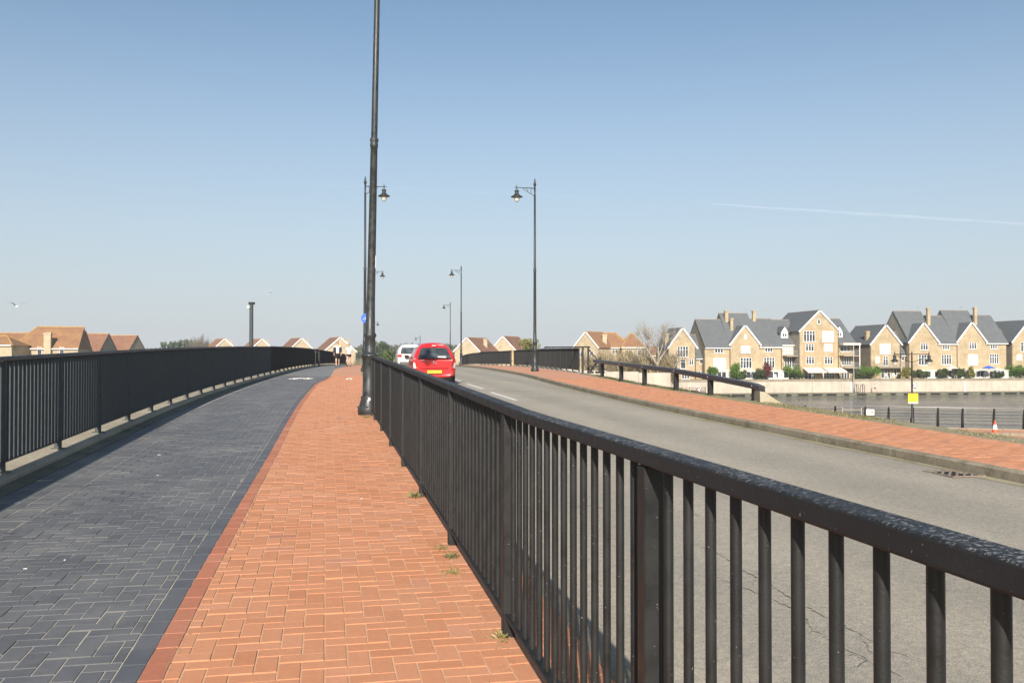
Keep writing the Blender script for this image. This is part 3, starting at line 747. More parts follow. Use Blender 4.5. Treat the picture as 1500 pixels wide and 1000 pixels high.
railing('darker railing section on the left between the long railing and the gap on the crest', None, f_left, spaced(sE + .12, S_of(67.0), 2.1), 1.215, 'black', 'black', .139, stuff_bars=True, flat=True, post=(.085, .022))
railing('farthest left railing section running down past the two walkers', None, f_left, spaced(S_of(67.9), S_of(104), 2.1), 1.215, 'black', 'black', .139, stuff_bars=True, flat=True, post=(.085, .022))
def f_rr(y):
    dx = float(backX(y + .5) - backX(y - .5)); t = Vector((dx, 1, 0)).normalized(); l = Vector((-t.y, t.x, 0))
    return Vector((float(backX(y)) + .22, y, float(Zg(y)) + .03)), l
railing('short dense black railing on the right between joint post and low barrier', None, f_rr, spaced(44.3, 70.8, 2.1), 1.19, 'black', 'black', .139, stuff_bars=True)
railing('right-hand black railing beyond the joint post sloping down past the far lamps', None, f_rr, spaced(72.4, 112, 2.1), 1.19, 'black', 'black', .139, stuff_bars=True)
# joint posts in the gaps
def joint_post(x, y, z, label, stripe):
    t = thing('joint_post', label, 'post', (x, y, z)); a = MB(); a.box((-.12, 0, .6), (.14, .16, 1.2), bev=.01); a.box((.32, .1, .58), (.12, .14, 1.16), bev=.01); a.build('post', M['black'], t)
    b = MB(); b.box((.09, -.02, .58), (.05, .05, 1.1), bev=.006); b.build('marker_strip', M[stripe], t)
    c = MB(); c.box((.1, 0, 1.1), (.3, .05, .05)); c.box((.1, 0, .35), (.3, .05, .05)); c.build('cross_bar', M['black'], t)
p, l = f_left(S_of(67.45)); joint_post(p.x, p.y, p.z - .1, 'dark joint post with a pale strip in the left railing at the crest', 'paleplank')
p, l = f_rr(71.6); joint_post(p.x, p.y, p.z, 'joint post with a yellow strip between the two right-hand railings', 'yellowpost')
# end frame of the right railing
p, l = f_rr(44.0); t = thing('railing_end_frame', 'black end frame with diagonal brace where the right-hand railing meets the low barrier', 'frame', tuple(p))
a = MB(); a.box((.12, -.1, .62), (.1, .1, 1.24), bev=.008); a.box((.42, .25, .62), (.1, .1, 1.24), bev=.008); a.build('upright', M['black'], t)
a = MB(); a.bar((-1.6, 2.2, 1.24), (.5, .3, 1.24), .07, .06); a.build('cap_rail', M['black'], t)
a = MB(); a.bar((.42, .25, 1.15), (1.25, .2, .1), .07, .07); a.bar((.5, .1, .08), (.95, -.1, .66), .09, .09); a.build('diagonal_brace', M['black'], t)
a = MB(); a.box((.95, -.1, .35), (.14, .14, .74), bev=.01); a.box((.62, 0, .3), (.5, .08, .08)); a.build('stub_post', M['black'], t)
a = MB(); a.box((.95, -.1, .02), (.42, .36, .1), bev=.01); a.box((.5, .0, .02), (.3, .3, .1), bev=.01); a.build('base_plate', M['black'], t)
# low beam barrier
bpts = [(3.75, 41.5, .70), (3.77, 38.2, .70), (4.02, 33.6, .69), (4.38, 30.2, .67), (4.85, 27.0, .63), (5.32, 24.5, .54), (5.90, 22.2, .41), (5.95, 21.75, .36)]
bl = []
t = thing('beam_barrier', 'low black box-beam barrier on stub posts sloping down to the concrete end block', 'barrier', (bpts[-1][0], bpts[-1][1], float(Zg(21.75))))
R0 = Vector(t.location); bm_ = MB(); pts = [Vector((x, y, float(Zg(y)) + h)) - R0 for x, y, h in bpts]
sweep(bm_, pts, [Vector((-1, -.2, 0)).normalized()] * len(pts), [(a, b) for a, b in rrect(.16, .135, .015, -.135)]); bm_.build('beam', M['beam'], t)
for i, (x, y, h) in enumerate(bpts[1:]):
    a = MB(); hh = h - .12; a.box((0, 0, hh / 2 - .05), (.13, .12, hh + .1), bev=.006); a.build('stub_post', M['black'], t, Vector((x, y, float(Zg(y)))) - R0, math.radians(12))
a = MB()
for i in range(1, len(pts) - 1): a.box(pts[i] + Vector((-.083, 0, -.06)), (.012, .03, .03))
a.build('bolt', M['galv'], t)
z = float(Zg(21.6)); t = thing('concrete_end_block', 'sloping concrete block with yellow lichen at the foot of the beam barrier', 'block', (5.86, 21.85, z), .0)
a = MB(); a.prism([(0, -.3), (.66, -.5), (.66, -.13), (.30, .10), (.12, .23), (0, .25)], -.25, .5); a.build('block', M['lichen'], t)

# ------------------------------------------------------------------ street lamps
def lamp_mesh_parts(ht=10.2, arm=.97):
    k = {}
    a = MB(); a.lathe([(.205, 0), (.205, .05), (.215, .07), (.205, .10), (.21, .13), (.185, .16), (.175, .22), (.15, .30), (.145, .33)], 24)
    for i in range(14):
        q = 2 * math.pi * i / 14; a.blob((.19 * math.cos(q), .19 * math.sin(q), .145), (.028, .028, .025), nu=6, nv=4)
    k['base'] = a.mesh('base', M['lampblack'])
    a = MB(); a.lathe([(.145, .30), (.155, .32), (.155, .35), (.125, .37), (.122, 1.06), (.135, 1.08), (.165, 1.13), (.168, 1.17), (.13, 1.19), (.105, 1.22), (.102, 1.50), (.122, 1.53), (.122, 1.56), (.095, 1.60),
        (.082, 2.2), (.068, 5.22), (.078, 5.24), (.078, 5.30), (.068, 5.32), (.085, 5.36), (.085, 5.39), (.062, 5.42), (.052, ht - .95), (.06, ht - .93), (.06, ht - .9), (.045, ht - .86), (.045, ht - .42), (.075, ht - .40), (.075, ht - .30), (.05, ht - .27)], 18)
    k['column'] = a.mesh('column', M['lampblack'])
    a = MB(); a.lathe([(.05, ht - .28), (.06, ht - .24), (.035, ht - .2), (.05, ht - .15), (.03, ht - .1), (.012, ht - .04), (.004, ht)], 12); k['finial'] = a.mesh('finial', M['lampblack'])
    z = ht - .55; a = MB(); a.tube([(.04, 0, z), (arm + .13, 0, z + .01)], [.022, .018], 8); a.tube([(.05, 0, z - .40), (.35, 0, z - .22), (.66, 0, z - .03)], .014, 6)
    a.tube([(.36, 0, z - .2), (.40, 0, z - .08), (.48, 0, z - .02)], .012, 6); a.tube([(.2, 0, z - .28), (.22, 0, z - .1), (.16, 0, z - .02)], .012, 6); k['arm'] = a.mesh('arm', M['lampblack'])
    a = MB(); a.lathe([(.004, z + .18), (.02, z + .1), (.03, z), (.025, z - .1), (.11, z - .14), (.12, z - .2), (.10, z - .24), (.095, z - .3), (.13, z - .34), (.17, z - .39), (.31, z - .47), (.31, z - .50), (.16, z - .50)], 18, (arm, 0, 0)); k['lamp_shade'] = a.mesh('lamp_shade', M['lampblack'])
    a = MB(); a.lathe([(.155, z - .49), (.155, z - .56), (.13, z - .66), (.07, z - .75), (.0, z - .78)], 16, (arm, 0, 0)); k['bowl'] = a.mesh('bowl', M['globe'])
    return k
LK = lamp_mesh_parts()
GL = 'lamp posts along the bridge road'
def street_lamp(x, y, z, side, label, lean=0, scale=1):
    t = thing('street_lamp', label, 'lamp post', (x, y, z), math.atan2(.2, 1) if side > 0 else math.pi + math.atan2(.2, 1), GL)
    for nm in ('base', 'column', 'finial', 'arm'): put(nm, LK[nm], t, rz=math.pi if lean and nm == 'arm' else 0)  # unseen front arm and lantern turned so their shadow falls behind the car
    o = put('lamp_shade', LK['lamp_shade'], t, rz=math.pi if lean else 0); put('bowl', LK['bowl'], o)
    if lean: t.rotation_euler = (0, math.radians(lean), t.rotation_euler[2])
    return t
Zf = lambda y: float(Zg(y))
LX, LY = (540 - 750) / F * 17.85, 17.85
big = street_lamp(LX, LY, Zf(LY), 1, 'tall black front lamp post at the guard railing end, its lantern out of sight', 1.05)
a = MB(); a.box((0, 0, 0), (.028, .004, .24)); a.build('number_sticker', M['signwhite'], big, (.076, -.052, 2.98), .95)
a = MB(); a.prism([(-.035, 0), (.03, 0), (.02, .16), (-.02, .17)], -.012, 0); a.build('peeled_paint', M['signwhite'], big, (.0, -.145, .17), .2)
street_lamp((534.5 - 750) / F * 47.5, 47.5, Zf(47.5), 1, 'lamp post second on the left, its lantern just right of the big front post')
street_lamp((546 - 750) / F * 94, 94, Zf(94), 1, 'third lamp post on the left side, lantern low beside the front post')
street_lamp((545 - 750) / F * 160, 160, -2.4, 1, 'farthest left-side lamp post, its tiny lantern over the hedge by the front post')
street_lamp((783.5 - 750) / F * 48, 48, Zf(48) - .02, -1, 'lamp post standing on the right-hand pavement, nearest one right of the road')
street_lamp((675.5 - 750) / F * 93, 93, Zf(93), -1, 'second lamp post right of the road, just behind the red car')
street_lamp((659.5 - 750) / F * 140, 140, Zf(140), -1, 'third lamp post right of the road, half the height of the one next to it')
street_lamp((615.5 - 750) / F * 205, 205, -4.2, -1, 'smallest farthest lamp post on the right side, over the roof of the white car')
# blue cycle sign on the big post
t = thing('cycle_sign', 'small round blue sign with a white bicycle fixed behind the front lamp post', 'sign', ((536.0 - 750) / F * 17.98, 17.98, 1.5 + (520 - 466) / F * 17.98), 0)
a = MB(); v = [(.095 * math.cos(i * math.pi / 12), -.006, .095 * math.sin(i * math.pi / 12)) for i in range(24)]; v2 = [(x, .006, z) for x, y, z in v]
a.add(v + v2, [tuple(range(24)), tuple(range(47, 23, -1))] + [(i, i + 24, (i + 1) % 24 + 24, (i + 1) % 24) for i in range(24)]); a.build('sign_plate', M['signblue'], t)
def bike_lines(mb, sc, plane, th, o=(0, 0, 0)):
    """bicycle drawn with thin bars; plane maps (a,b) to 3d"""
    def seg(p, q): mb.bar(plane(p[0] * sc, p[1] * sc), plane(q[0] * sc, q[1] * sc), th, th * .25)
    for cx in (-.5, .5):
        pts = [(cx + .34 * math.cos(i * math.pi / 7), -.2 + .34 * math.sin(i * math.pi / 7)) for i in range(15)]
        for p, q in zip(pts, pts[1:]): seg(p, q)
    for p, q in (((-.5, -.2), (-.2, .28)), ((-.2, .28), (.33, .28)), ((.5, -.2), (.3, .42)), ((-.05, -.18), (.33, .28)), ((-.5, -.2), (-.05, -.18)), ((-.05, -.18), (-.25, .4)), ((-.36, .4), (-.14, .4)), ((.3, .42), (.46, .45))): seg(p, q)
a = MB(); bike_lines(a, .062, lambda p, q: (p, -.008, q), .008); a.build('bicycle_symbol', M['signwhite'], t)
# road markings on the path
a = MB(); bc = P(S_of(37.5), 1.62 + .9); ty = .98
def onpath(p, q):
    s = S_of(36.6) + q; v = P(s, 1.98 - p, .006); return tuple(v)
bike_lines(a, .55, lambda p, q: onpath(p - .1, q * 2.2), .05); o = a.build('bicycle_marking', M['line']); tag(o, kind='structure')
a = MB()
def onred(p, q): return tuple(P(S_of(36.2) + q * .7, .22 - p * .6, .006))
for p, q in (((0, -.6), (0, .3)), ((-.14, -1.2), (0, -.4)), ((.14, -1.2), (0, -.4)), ((-.2, -.1), (.2, -.1)), ((-.05, .5), (.05, .5))): a.bar(onred(*p), onred(*q), .06, .012)
o = a.build('pedestrian_marking', M['line']); tag(o, kind='structure')
a = MB(); q = [tuple(P(S_of(40.2) + j, 2.85 - i, .008)) for i, j in ((-.4, -.5), (.4, -.5), (.4, .5), (-.4, .5))]; a.add(q, [(0, 1, 2, 3)]); o = a.build('cover_plate', M['kerb']); tag(o, kind='structure')
# drain grate by the right kerb
gyc = 10.75; gx = float(kerbX(gyc)) - .27
t = thing('drain_grate', 'rusty iron drain grate in the gutter by the right-hand kerb', 'drain', (gx, gyc, Zf(gyc) - KH + .006), math.atan2(1, float(kerbX(10.5) - kerbX(9.5))) - math.pi / 2)
a = MB(); a.box((0, 0, -.0035), (.37, .50, .003)); a.build('painted_dark', M['painted_dark'], t)  # flat dark plate, the shade of the drain hole put into its colour
a = MB()
for x in (-.2, .2): a.box((x, 0, .002), (.03, .54, .012))
for y in (-.26, .26): a.box((0, y, .002), (.37, .03, .0121))
a.build('frame', M['iron'], t)
ba = math.radians(50.4); bd_ = (math.cos(ba), math.sin(ba)); bn_ = (-bd_[1], bd_[0])
for i in range(8):
    o_ = -.27 + i * .077; ts = []
    lo, hi = -9, 9
    for c_, d_, lim in ((bn_[0] * o_, bd_[0], .186), (bn_[1] * o_, bd_[1], .246)):
        q0, q1 = sorted(((-lim - c_) / d_, (lim - c_) / d_)); lo, hi = max(lo, q0), min(hi, q1)
    if hi - lo > .04: a = MB(); a.bar((bn_[0] * o_ + bd_[0] * lo, bn_[1] * o_ + bd_[1] * lo, .0055), (bn_[0] * o_ + bd_[0] * hi, bn_[1] * o_ + bd_[1] * hi, .0055), .030, .006); a.build('bar', M['iron'], t)

# ------------------------------------------------------------------ cars
def car(label, loc, rz, L, W, Hc, paint, spec):
    """spec: list of (y, z_bottom, z_belt, z_roof, w_sill, w_belt, w_roof); rear first"""
    t = thing('car', label, 'car', loc, rz)
    rings = []; 
    def ring(y, zb, zs, zr, ws, wb, wr, sh=0):
        pts = [(0, zb), (ws * .80, zb), (ws * .97, zb + .10), (ws, zb + .30), (ws * 1.0, (zs + zb) / 2 + .08), (wb, zs - .05), (wb * .975, zs), ((wb * .975 * .4 + wr * .6), zs + (zr - zs) * .6), (wr * .99, zr - .15), (wr * .88, zr - .055), (wr * .55, zr - .006), (0, zr + .012)]
        return [(x, y + sh * max(0, (z - zs)) / max(.01, Hc - zs), z) for x, z in pts]
    for r in spec: rings.append(ring(*r))
    n = len(rings[0]); a = MB(); vs = []; fs = []
    for r in rings: vs += r
    for r in rings: vs += [(-x, y, z) for x, y, z in r]
    K = len(rings); N = n * K
    for i in range(K - 1):
        for j in range(n - 1):
            fs.append((i * n + j, (i + 1) * n + j, (i + 1) * n + j + 1, i * n + j + 1))
            fs.append((N + i * n + j + 1, N + (i + 1) * n + j + 1, N + (i + 1) * n + j, N + i * n + j))
    for j in range(n - 1):
        fs.append((j, j + 1, N + j + 1, N + j)); e = (K - 1) * n; fs.append((e + j + 1, e + j, N + e + j, N + e + j + 1))
    a.add(vs, fs, 0, .5, True); o = a.build('body', M[paint], t)
    md = o.modifiers.new('weld', 'WELD'); md.merge_threshold = .002
    md = o.modifiers.new('smooth', 'SUBSURF'); md.levels = md.render_levels = 2
    return t
def rearpatch(pts, off=.012): return pts
def wheel(t, x, y, r):
    a = MB(); a.lathe([(r * .62, -.09), (r * .93, -.095), (r, -.07), (r, .07), (r * .93, .095), (r * .62, .09)], 24)
    for i, v in enumerate(a.v): a.v[i] = (v[2] + x, v[0] + y, v[1] + r)
    o = a.build('wheel', M['rubber'], t)
    a = MB(); a.lathe([(.0, .05), (r * .2, .06), (r * .5, .04), (r * .62, .075), (r * .66, .07), (r * .66, -.07), (0, -.07)], 16)
    sg = 1 if x > 0 else -1
    for i, v in enumerate(a.v): a.v[i] = (v[2] * sg + x, v[0] + y, v[1] + r)
    a.build('rim', M['galv'], o)
def quadpatch(name, pts, mat, t, th=.012):
    """closed patch polygon in 3d with thickness towards -y"""
    a = MB(); n = len(pts); f = [(x, y - th, z) for x, y, z in pts]; b = [(x, y + .03, z) for x, y, z in pts]
    a.add(f + b, [tuple(range(n))] + [(i, i + n, (i + 1) % n + n, (i + 1) % n) for i in range(n)], 0, .5); return a.build(name, M[mat], t)
cy = 33.0; cxp = (636.5 - 750) / F * cy
ang = math.radians(9.5)
# (y, z_bottom, z_belt, z_roof, w_sill, w_belt, w_roof, slope of the upper part)
red_spec = [(.06, .34, .92, 1.46, .70, .72, .46, .52), (.0, .30, .93, 1.49, .755, .765, .50, .50), (.12, .24, .94, 1.52, .79, .79, .525, .46), (.55, .22, .95, 1.54, .80, .79, .54, .25), (1.4, .22, .96, 1.55, .80, .79, .54, 0), (2.3, .22, .97, 1.52, .80, .79, .53, -.25),
            (2.75, .22, .97, 1.20, .80, .79, .60, -.2), (3.1, .22, .96, .99, .79, .76, .66, 0), (3.45, .24, .80, .84, .74, .68, .56, 0), (3.58, .32, .66, .70, .6, .55, .45, 0)]
rc = car('red hatchback driving away on the road behind the guard railing', (cxp, cy, Zf(cy) - KH), ang, 3.58, 1.6, 1.54, 'carred', red_spec)
for x in (-.69, .69):
    for y in (.62, 2.95): wheel(rc, x, y, .285)
def ry(z): return .0 if z < .62 else (.0 if z < .93 else (z - .93) * .86)
rw = quadpatch('rear_window', [(-.60, .01, .955), (.60, .01, .955), (.605, .03, .99), (.475, .30, 1.31), (.42, .345, 1.35), (-.42, .345, 1.35), (-.475, .30, 1.31), (-.605, .03, .99)], 'carglass', rc, .03)
quadpatch('window_label', [(.12, .045, .985), (.42, .045, .985), (.42, .07, 1.035), (.12, .07, 1.035)], 'clothwhite', rw, .05)
a = MB(); a.tube([(.0, -.035, .915), (.1, -.03, .985), (.5, -.02, .965)], .013, 6); a.build('rear_wiper', M['rubber'], rc)
for s in (-1, 1):
    q = quadpatch('tail_light', [(s * .62, .0, .66), (s * .76, .05, .60), (s * .775, .06, .80), (s * .76, .06, .93), (s * .70, .06, 1.0), (s * .665, .04, .92), (s * .64, .02, .80)][::s], 'tailred', rc, .03)
    quadpatch('reversing_lens', [(s * .66, .01, .62), (s * .745, .05, .60), (s * .765, .06, .76), (s * .735, .05, .83), (s * .70, .03, .78)][::s], 'tailclear', q, .045)
    quadpatch('amber_lens', [(s * .615, -.0, .60), (s * .655, .0, .60), (s * .655, .0, .64), (s * .615, .0, .64)][::s], 'amber', q, .04)
    a = MB(); a.box((s * .88, 2.35, 1.02), (.17, .10, .13), bev=.03); a.build('door_mirror', M['rubber'], rc)
    a = MB(); f = [(s * .735, .75, .98), (s * .73, 2.45, 1.0), (s * .60, 2.0, 1.38), (s * .58, .95, 1.38)]; a.add([(x + s * .01, y, z) for x, y, z in f] + [(x - s * .1, y, z) for x, y, z in f], [(0, 1, 2, 3), (0, 4, 5, 1), (1, 5, 6, 2), (2, 6, 7, 3), (3, 7, 4, 0)]); a.build('side_window', M['carglass'], rc)
pn = quadpatch('number_plate', [(-.26, -.01, .42), (.26, -.01, .42), (.26, -.005, .53), (-.26, -.005, .53)], 'plate', rc, .03)
a = MB()
for i, x in enumerate((-.2, -.135, -.08, -.015, .06, .12, .185)): a.box((x, -.041, .475), (.012, .003, .055)); a.box((x + .016, -.041, .475 + (.02 if i % 2 else -.01)), (.02, .003, .012))
a.build('plate_characters', M['ink'], pn)
bd = MB(); pts = [(.075 * math.cos(i * math.pi / 8), -.03, .80 + .045 * math.sin(i * math.pi / 8)) for i in range(17)]; bd.tube(pts, .008, 5, cap=False)
bd.bar((-.03, -.03, .775), (-.015, -.03, .825), .012, .008); bd.bar((.015, -.03, .775), (.03, -.03, .825), .012, .008); bd.bar((-.025, -.03, .8), (.025, -.03, .8), .012, .008); bd.build('badge', M['chrome'], rc)
a = MB(); a.box((-.44, -.028, .895), (.15, .006, .022)); a.build('script_badge', M['chrome'], rc)
a = MB(); a.box((.52, -.028, .895), (.07, .006, .024)); a.build('trim_badge', M['chrome'], rc)
quadpatch('bumper_crease', [(-.5, -.005, .612), (.5, -.005, .612), (.5, -.005, .628), (-.5, -.005, .628)], 'carred', rc, .02)
a = MB(); a.box((0, .45, .22), (1.3, .3, .12), bev=.03); a.build('underbody', M['greyplastic'], rc)
a = MB(); a.box((0, .34, 1.425), (.14, .03, .025)); a.build('brake_light', M['tailclear'], rc)
# white sport utility ahead of it
wy = 58.0; wxp = (602 - 750) / F * wy
wspec = [(.08, .45, 1.00, 1.52, .80, .84, .60, .42), (.0, .38, 1.02, 1.56, .86, .88, .64, .42), (.14, .30, 1.03, 1.60, .90, .905, .66, .36), (.7, .28, 1.04, 1.65, .91, .91, .68, .1), (1.8, .28, 1.05, 1.66, .91, .91, .68, 0), (2.7, .28, 1.05, 1.60, .91, .91, .66, -.2),
         (3.2, .28, 1.05, 1.25, .91, .9, .68, -.2), (3.6, .28, 1.03, 1.07, .9, .87, .75, 0), (4.2, .3, .94, .98, .84, .78, .66, 0), (4.4, .4, .76, .8, .7, .62, .5, 0)]
wc = car('white sport utility car ahead of the red hatchback, partly hidden by it', (wxp, wy, Zf(wy) - KH), math.radians(8.5), 4.4, 1.82, 1.65, 'carwhite', wspec)
for x in (-.8, .8):
    for y in (.85, 3.5): wheel(wc, x, y, .34)
quadpatch('rear_window', [(-.66, .01, 1.06), (.66, .01, 1.06), (.58, .26, 1.40), (.53, .30, 1.43), (-.53, .30, 1.43), (-.58, .26, 1.40)], 'carglass', wc, .03)
for s in (-1, 1):
    quadpatch('tail_light', [(s * .58, -.0, .84), (s * .84, .06, .82), (s * .865, .09, .98), (s * .60, .0, .99)][::s], 'tailred', wc, .03)
    a = MB(); a.box((s * 1.0, 2.75, 1.1), (.2, .12, .16), bev=.03); a.build('door_mirror', M['rubber'], wc)
    a = MB(); a.bar((s * .60, .7, 1.665), (s * .60, 2.6, 1.655), .03, .04); a.build('roof_bar', M['rubber'], wc)
    a = MB(); f = [(s * .845, .8, 1.08), (s * .845, 2.75, 1.08), (s * .73, 2.25, 1.48), (s * .71, 1.05, 1.48)]; a.add([(x + s * .01, y, z) for x, y, z in f] + [(x - s * .1, y, z) for x, y, z in f], [(0, 1, 2, 3), (0, 4, 5, 1), (1, 5, 6, 2), (2, 6, 7, 3), (3, 7, 4, 0)]); a.build('side_window', M['carglass'], wc)
quadpatch('plate_recess', [(-.36, -.0, .70), (.36, -.0, .70), (.34, -.0, .86), (-.34, -.0, .86)], 'greyplastic', wc, .02)
quadpatch('number_plate', [(-.02, -.0, .73), (.28, -.0, .73), (.28, -.0, .84), (-.02, -.0, .84)], 'plate', wc, .035)
quadpatch('rear_skid', [(-.7, -.0, .36), (.7, -.0, .36), (.74, -.0, .52), (-.74, -.0, .52)], 'greyplastic', wc, .03)

# ------------------------------------------------------------------ people
def skin_body(name, verts, edges, radii, mat, parent=None, root=0, sub=2):
    me = bpy.data.meshes.new(name); me.from_pydata([tuple(v) for v in verts], edges, []); me.materials.append(mat)
    o = bpy.data.objects.new(name, me); COL.objects.link(o)
    if parent: o.parent = parent
    md = o.modifiers.new('skin', 'SKIN'); md.use_smooth_shade = True
    for i, r in enumerate(radii):
        sv = me.skin_vertices[0].data[i]; sv.radius = r if hasattr(r, '__len__') else (r, r)
    me.skin_vertices[0].data[root].use_root = True
    sb = o.modifiers.new('sub', 'SUBSURF'); sb.levels = sb.render_levels = sub; return o
def person(label, loc, rz, h, man, step=.18, swing=.16):
    """facing -y at rz = 0"""
    t = thing('person', label, 'person', loc, rz); k = h / 1.75; sh = .19 if man else .165; hp = .085 if man else .09
    V = [(0, 0, .93), (0, -.01, 1.08), (0, -.01, 1.25), (0, 0, 1.38), (0, 0, 1.48), (0, -.015, 1.56)]; Rr = [(.13, .1), (.12, .085), (.14, .095), (.13, .08), .052, .05]
    E_ = [(0, 1), (1, 2), (2, 3), (3, 4), (4, 5)]
    if not man: Rr[1] = (.10, .075)
    def add(p, q, r): V.append(p); Rr.append(r); E_.append((q, len(V) - 1)); return len(V) - 1
    for s, f in ((-1, 1), (1, -1)):
        a = add((s * hp, 0, .86), 0, .088); b = add((s * (hp + .01), -step * f - .03, .49), a, .058); c = add((s * (hp + .01), -step * f * 1.1 + (.0 if f > 0 else .12), .09 if f > 0 else .13), b, .036)
        add((s * (hp + .03), -step * f * 1.1 + (.0 if f > 0 else .12) - .15, .035 if f > 0 else .06), c, (.035, .03))
        a = add((s * sh, 0, 1.39), 3, .055); b = add((s * (sh + .05), swing * f * .4, 1.12), a, .04); c = add((s * (sh + .045), swing * f - .05, .88), b, .028); d = add((s * (sh + .04), swing * f - .07, .82), c, (.035, .018))
        for i, (dx, ln) in enumerate(((-.024, .075), (-.008, .085), (.008, .08), (.024, .06))): e = add((s * (sh + .04) + dx * .5, swing * f - .075 + dx, .785), d, .01); add((s * (sh + .04) + dx * .4, swing * f - .085 + dx, .82 - ln - .02), e, .008)
        add((s * (sh + .015), swing * f - .115, .805), d, .01)
    V = [(x * k, y * k, z * k) for x, y, z in V]; Rr = [tuple(q * k for q in (r if hasattr(r, '__len__') else (r, r))) for r in Rr]
    body = skin_body('body', V, E_, Rr, M['skin'], t)
    a = MB(); c = (0, -.02 * k, 1.645 * k); a.blob(c, (.075 * k, .095 * k, .115 * k), nu=14, nv=10)
    a.blob((0, -.118 * k, 1.635 * k), (.014, .022, .024), nu=6, nv=5)
    for s in (-1, 1): a.blob((s * .076 * k, -.01, 1.635 * k), (.012, .022, .032), nu=6, nv=5)
    a.box((0, -.107 * k, 1.585 * k), (.045, .008, .01)); a.build('head', M['skin'], t)
    a = MB(); a.blob((0, .008 * k, 1.685 * k), (.083 * k, .098 * k, .085 * k), nu=12, nv=8, jit=.02)
    if not man: a.blob((0, .1 * k, 1.70 * k), (.05, .05, .05), nu=8, nv=6)
    a.build('hair', M['hair'], t)
    a = MB(); a.tube([(-.07, -.085, 1.66 * k), (-.03, -.112, 1.66 * k), (.03, -.112, 1.66 * k), (.07, -.085, 1.66 * k)], .016, 6); a.build('sunglasses', M['clothblack'], t)
    def cloth(name, idx, rad, mat, extra=()):
        vs = [V[i] for i, _ in idx]; return skin_body(name, vs, [(i, i + 1) for i in range(len(vs) - 1)], rad, M[mat], t)
    top = [V[0], V[1], V[2], V[3], V[4]]
    f = 1.14
    skin_body('shirt', [Vector(V[0]) + Vector((0, 0, -.03)), V[1], V[2], V[3], Vector(V[3]) + Vector((0, 0, .05 * k)), Vector((-sh * k, 0, 1.395 * k)), Vector((-(sh + .03) * k, .03 if True else 0, 1.24 * k)), Vector((sh * k, 0, 1.395 * k)), Vector(((sh + .03) * k, -.03, 1.24 * k))],
              [(0, 1), (1, 2), (2, 3), (3, 4), (3, 5), (5, 6), (3, 7), (7, 8)], [(.155, .12), (.14, .105), (.155, .112), (.14, .095), .07, .068, .06, .068, .06], M['clothwhite'], t)
    il, ir = 6, 6 + (len(V) - 6) // 2
    sv = [V[0]]; se = []; sr = [(.16, .125)]
    low = .52 if man else .72
    for s, f_, i0 in ((-1, 1, il), (1, -1, ir)):
        A = Vector(V[i0]); B = Vector(V[i0 + 1]); q = (A.z - low * k) / (A.z - B.z); C_ = A + (B - A) * min(1, q)
        sv += [A, C_]; m_ = len(sv); se += [(0, m_ - 2), (m_ - 2, m_ - 1)]; sr += [.105, .098 if man else .104]
    skin_body('shorts', sv, se, sr, M['clothblack'], t)
    a = MB()
    for s, i0 in ((-1, il), (1, ir)):
        c = Vector(V[i0 + 3]); a.blob((c.x, c.y + .05, c.z), (.05, .13, .045), nu=10, nv=6)
    a.build('shoes', M['clothblack'], t)
    if man:
        for s in (-1, 1):
            skin_body('jacket_front', [(s * .10, -.02, 1.40 * k), (s * .135, -.03, 1.2 * k), (s * .14, -.03, .9 * k)], [(0, 1), (1, 2)], [(.06, .10), (.065, .12), (.06, .125)], M['clothdark'], t)
            i0 = (il if s < 0 else ir) + 4; skin_body('jacket_sleeve', [V[i0], V[i0 + 1], (Vector(V[i0 + 1]) * .35 + Vector(V[i0 + 2]) * .65)], [(0, 1), (1, 2)], [.075, .06, .05], M['clothdark'], t)
        a = MB(); a.box(((sh + .0) * -k, -.1, .86 * k), (.02, .03, .12)); 
    return t
def groundpx(x, Y): return ((x - 750) / F * Y, Y, Zf(Y) + .005)
person('person walking in a dark open jacket, white shirt and black shorts', groundpx(494.5, 64.5), math.radians(12), 1.80, True)
person('person walking in a white top and black shorts with sunglasses', groundpx(511, 66.5), math.radians(10), 1.68, False, step=.13, swing=.1)

# ------------------------------------------------------------------ houses
WM = {}
def window_parts(w, h, n, white, rail=False):
    key = (round(w, 2), round(h, 2), n, white)
    if key not in WM:
        a = MB(); f = .075
        a.box((0, 0, f / 2), (w, .09, f)); a.box((0, 0, h - f / 2), (w, .09, f)); a.box((-w / 2 + f / 2, 0, h / 2), (f, .09, h - 2 * f)); a.box((w / 2 - f / 2, 0, h / 2), (f, .09, h - 2 * f))
        for i in range(1, n): a.box((-w / 2 + w * i / n, 0, h / 2), (.11, .085, h - 2 * f))
        a.box((0, .002, h * .70), (w - 2 * f, .07, .055)); a.box((0, -.03, -.03), (w + .12, .16, .06))
        b = MB(); b.box((0, .02, h / 2), (w - .1, .04, h - .1))
        WM[key] = (a.mesh('window', M['upvc']), b.mesh('pane', M['blind' if white else 'glass']))
    return WM[key]
def add_window(root, x, z, w, h, n, white=0, y=-.03, arch=True, rz=0):
    wm, pm__ = window_parts(w, h, n, white); o = put('window', wm, root, (x, y, z), rz); put('pane', pm__, o)
    return o
def slab(mb, p, q, y0, y1, th=.16, m=0):
    """sloping slab between (x,z) p and q, from y0 to y1"""
    d = Vector((q[0] - p[0], q[1] - p[1])).normalized(); n = Vector((-d.y, d.x)); n = n if n.y > 0 else -n
    mb.prism([p, q, (q[0] + n.x * th, q[1] + n.y * th), (p[0] + n.x * th, p[1] + n.y * th)], y0, y1, m)
